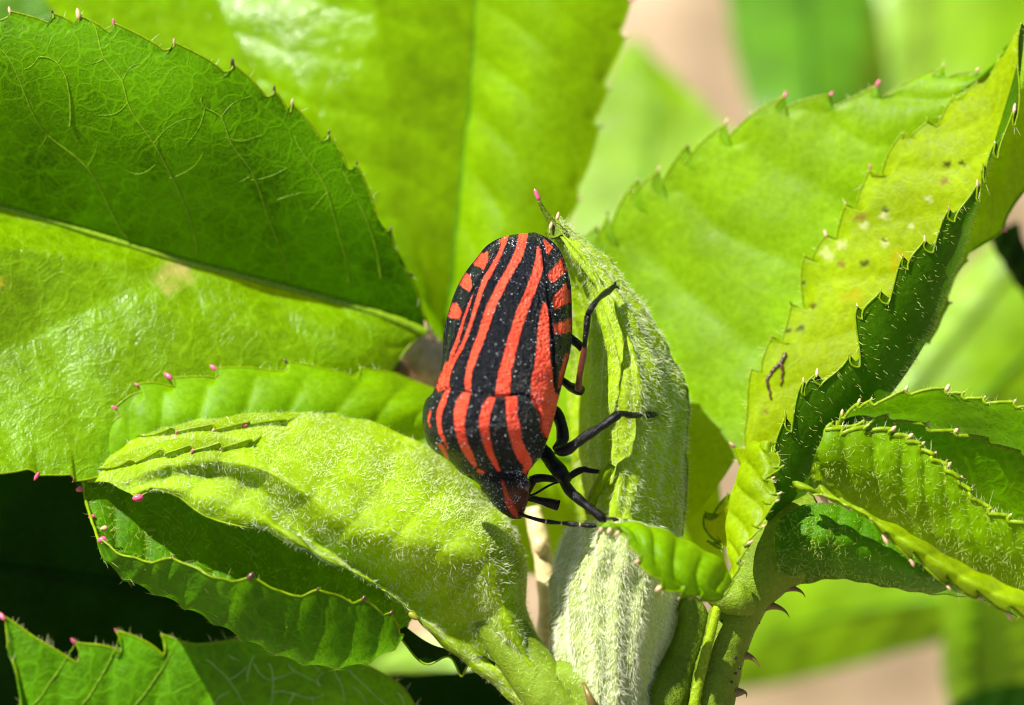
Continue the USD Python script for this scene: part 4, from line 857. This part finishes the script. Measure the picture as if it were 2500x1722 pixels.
keep = rng.random(9000) < 0.08 + 0.42 * (noise(np.column_stack([zoom[cand] / 30, np.zeros(9000)]), 8) > 0.45)
keep &= rng.random(9000) < 1.1 * np.sin(np.pi * np.clip(cand[1] / NF, 0, 1))
keep &= (red.reshape(zz.shape)[cand] < 0.5) | (rng.random(9000) < 0.25)
ci, cj = cand[0][keep], cand[1][keep]
import trimesh
ico = trimesh.creation.icosphere(0)
size = 0.005 + 0.017 * rng.random(len(ci)) ** 4
nf = grid_normals(g); nf = nf if nf[:, :NF, 2].mean() > 0 else -nf
gv = (g[ci, cj] + nf[ci, cj] * size[:, None] * 0.4)[:, None] + ico.vertices[None] * size[:, None, None]
th.part('grains', gv.reshape(-1, 3), (ico.faces[None] + 12 * np.arange(len(ci))[:, None, None]).reshape(-1, 3), GRAIN, kind='stuff')


def leg(specs, label=None):
    """A leg: femur, then tibia and tarsus as its sub-parts."""
    path = None
    for name, rows, mt in specs:
        r = np.asarray(rows, float); r[:, :2] = zq(r[:, :2]); r[:, 3] *= 0.4888
        v, f = px_tube(r, 28, 12, 0.4, 3)
        path0 = th.part(name, v, f, mt, under=path, label=label if path is None else None)
        path = path or path0
        gl = v.reshape(-1, 12, 3)[2:-2]
        hairs_on(th, gl, 130, 0.08, 90 + len(used) % 50, BLACKLEG, name='bristles', lean=0.6, width=0.008, under=path if path == path0 else None, front=False)
    return path


leg([('leg', [(740, 720, 1.6, 14), (800, 790, 1.6, 17), (850, 830, 1.8, 20), (884, 842, 2.0, 27), (900, 848, 2.1, 24)], BLACKLEG),
     ('tibia', [(884, 838, 2.2, 22), (893, 760, 2.6, 15), (906, 690, 2.8, 15), (917, 610, 3.0, 13)], REDLEG),
     ('tibia_end', [(915, 625, 3.0, 14), (922, 560, 3.1, 16), (927, 520, 3.12, 19), (930, 472, 3.15, 17)], BLACKLEG),
     ('tarsus', [(932, 468, 3.1, 15), (960, 420, 3.1, 16), (985, 388, 2.7, 14), (1020, 360, 2.1, 16), (1062, 326, 1.5, 11)], BLACKLEG), ('claw', [(1060, 328, 1.5, 5), (1068, 312, 1.3, 3), (1066, 302, 1.1, 1)], BLACKLEG), ('claw', [(1060, 330, 1.5, 5), (1076, 330, 1.3, 3), (1086, 336, 1.1, 1)], BLACKLEG)], 'right hind leg with reddish shank')
leg([('leg', [(780, 560, 1.2, 20), (850, 590, 1.2, 21), (905, 640, 1.2, 20)], BLACKLEG)])
leg([('leg', [(750, 930, 1.6, 24), (785, 980, 1.7, 30), (805, 1060, 1.9, 30), (790, 1120, 2.2, 27), (770, 1135, 2.4, 20)], BLACKLEG),
     ('tibia', [(775, 1145, 2.6, 22), (820, 1145, 2.8, 29), (900, 1090, 3.0, 22), (960, 1050, 3.1, 21), (1030, 1005, 3.1, 20), (1080, 968, 3.0, 22)], BLACKLEG),
     ('tarsus', [(1075, 972, 3.0, 20), (1110, 962, 2.8, 15), (1150, 970, 2.5, 17), (1200, 967, 2.0, 14), (1250, 970, 1.5, 16), (1298, 972, 1.1, 11)], BLACKLEG), ('claw', [(1295, 968, 1.1, 5), (1312, 962, 0.95, 3), (1322, 970, 0.7, 1)], BLACKLEG), ('claw', [(1295, 976, 1.1, 5), (1308, 984, 0.95, 3), (1314, 994, 0.7, 1)], BLACKLEG)])
leg([('leg', [(690, 1120, 1.8, 30), (740, 1185, 2.0, 34), (785, 1245, 2.2, 34), (820, 1300, 2.4, 28)], BLACKLEG),
     ('tibia', [(808, 1292, 2.5, 26), (835, 1340, 2.8, 30), (880, 1385, 3.0, 26), (920, 1420, 3.1, 22), (970, 1458, 3.2, 22), (1005, 1485, 3.2, 24)], BLACKLEG),
     ('tarsus', [(1000, 1485, 3.2, 22), (1030, 1494, 3.2, 14), (1065, 1490, 3.2, 10), (1086, 1496, 3.2, 3)], BLACKLEG)])
leg([('leg', [(600, 1380, 1.4, 20), (630, 1340, 1.4, 22), (652, 1292, 1.4, 20)], BLACKLEG),
     ('tibia', [(645, 1296, 1.4, 18), (680, 1283, 1.4, 20), (740, 1285, 1.3, 18), (830, 1282, 1.2, 18), (880, 1252, 1.2, 17), (925, 1240, 1.2, 14)], BLACKLEG),
     ('tarsus', [(915, 1242, 1.2, 13), (950, 1248, 1.2, 12), (995, 1252, 1.2, 9)], BLACKLEG)])
leg([('leg', [(600, 1370, 1.2, 16), (660, 1388, 1.2, 20), (720, 1403, 1.1, 24), (785, 1420, 1.0, 25)], BLACKLEG)])


def feeler(rows, rings=()):
    r = np.asarray(rows, float); r[:, :2] = zq(r[:, :2]); r[:, 3] *= 0.4888
    v, f = px_tube(r, 40, 9, 0.08, 5); p = th.part('antenna', v, f, BLACKLEG)
    for (x, y, zz_, dx, dy) in rings:
        c = zq(np.array([x, y])); v, f = ellipsoid(P(np.array([c[0], c[1], zz_])), (dx, -dy, 0), 0.03, 0.075); th.part('ring', v, f, RING, under=p)


feeler([(585, 1462, 2.4, 8), (640, 1480, 2.5, 9), (690, 1494, 2.6, 10), (740, 1503, 2.7, 12), (795, 1508, 2.8, 8), (850, 1513, 2.9, 14), (895, 1518, 3.0, 9), (940, 1522, 3.0, 13), (982, 1520, 3.0, 7)],
       [(722, 1500, 2.7, 1, 0.15), (800, 1508, 2.8, 1, 0.1), (892, 1517, 3.0, 1, 0.05)])
feeler([(620, 1378, 2.0, 6), (680, 1355, 1.9, 6), (730, 1325, 1.8, 6), (790, 1305, 1.7, 5)])
c = zq(np.array([622, 1322.0])); v, f = ellipsoid(P(np.array([c[0], c[1], 2.75])), (0.2, -1, 0.2), 0.18, 0.15, 11, 14); th.part('eye', v, f, EYE)
c = zq(np.array([420, 1335.0])); v, f = ellipsoid(P(np.array([c[0], c[1], 2.6])), (0.4, -1, 0.2), 0.18, 0.15, 11, 14); th.part('eye', v, f, EYE)
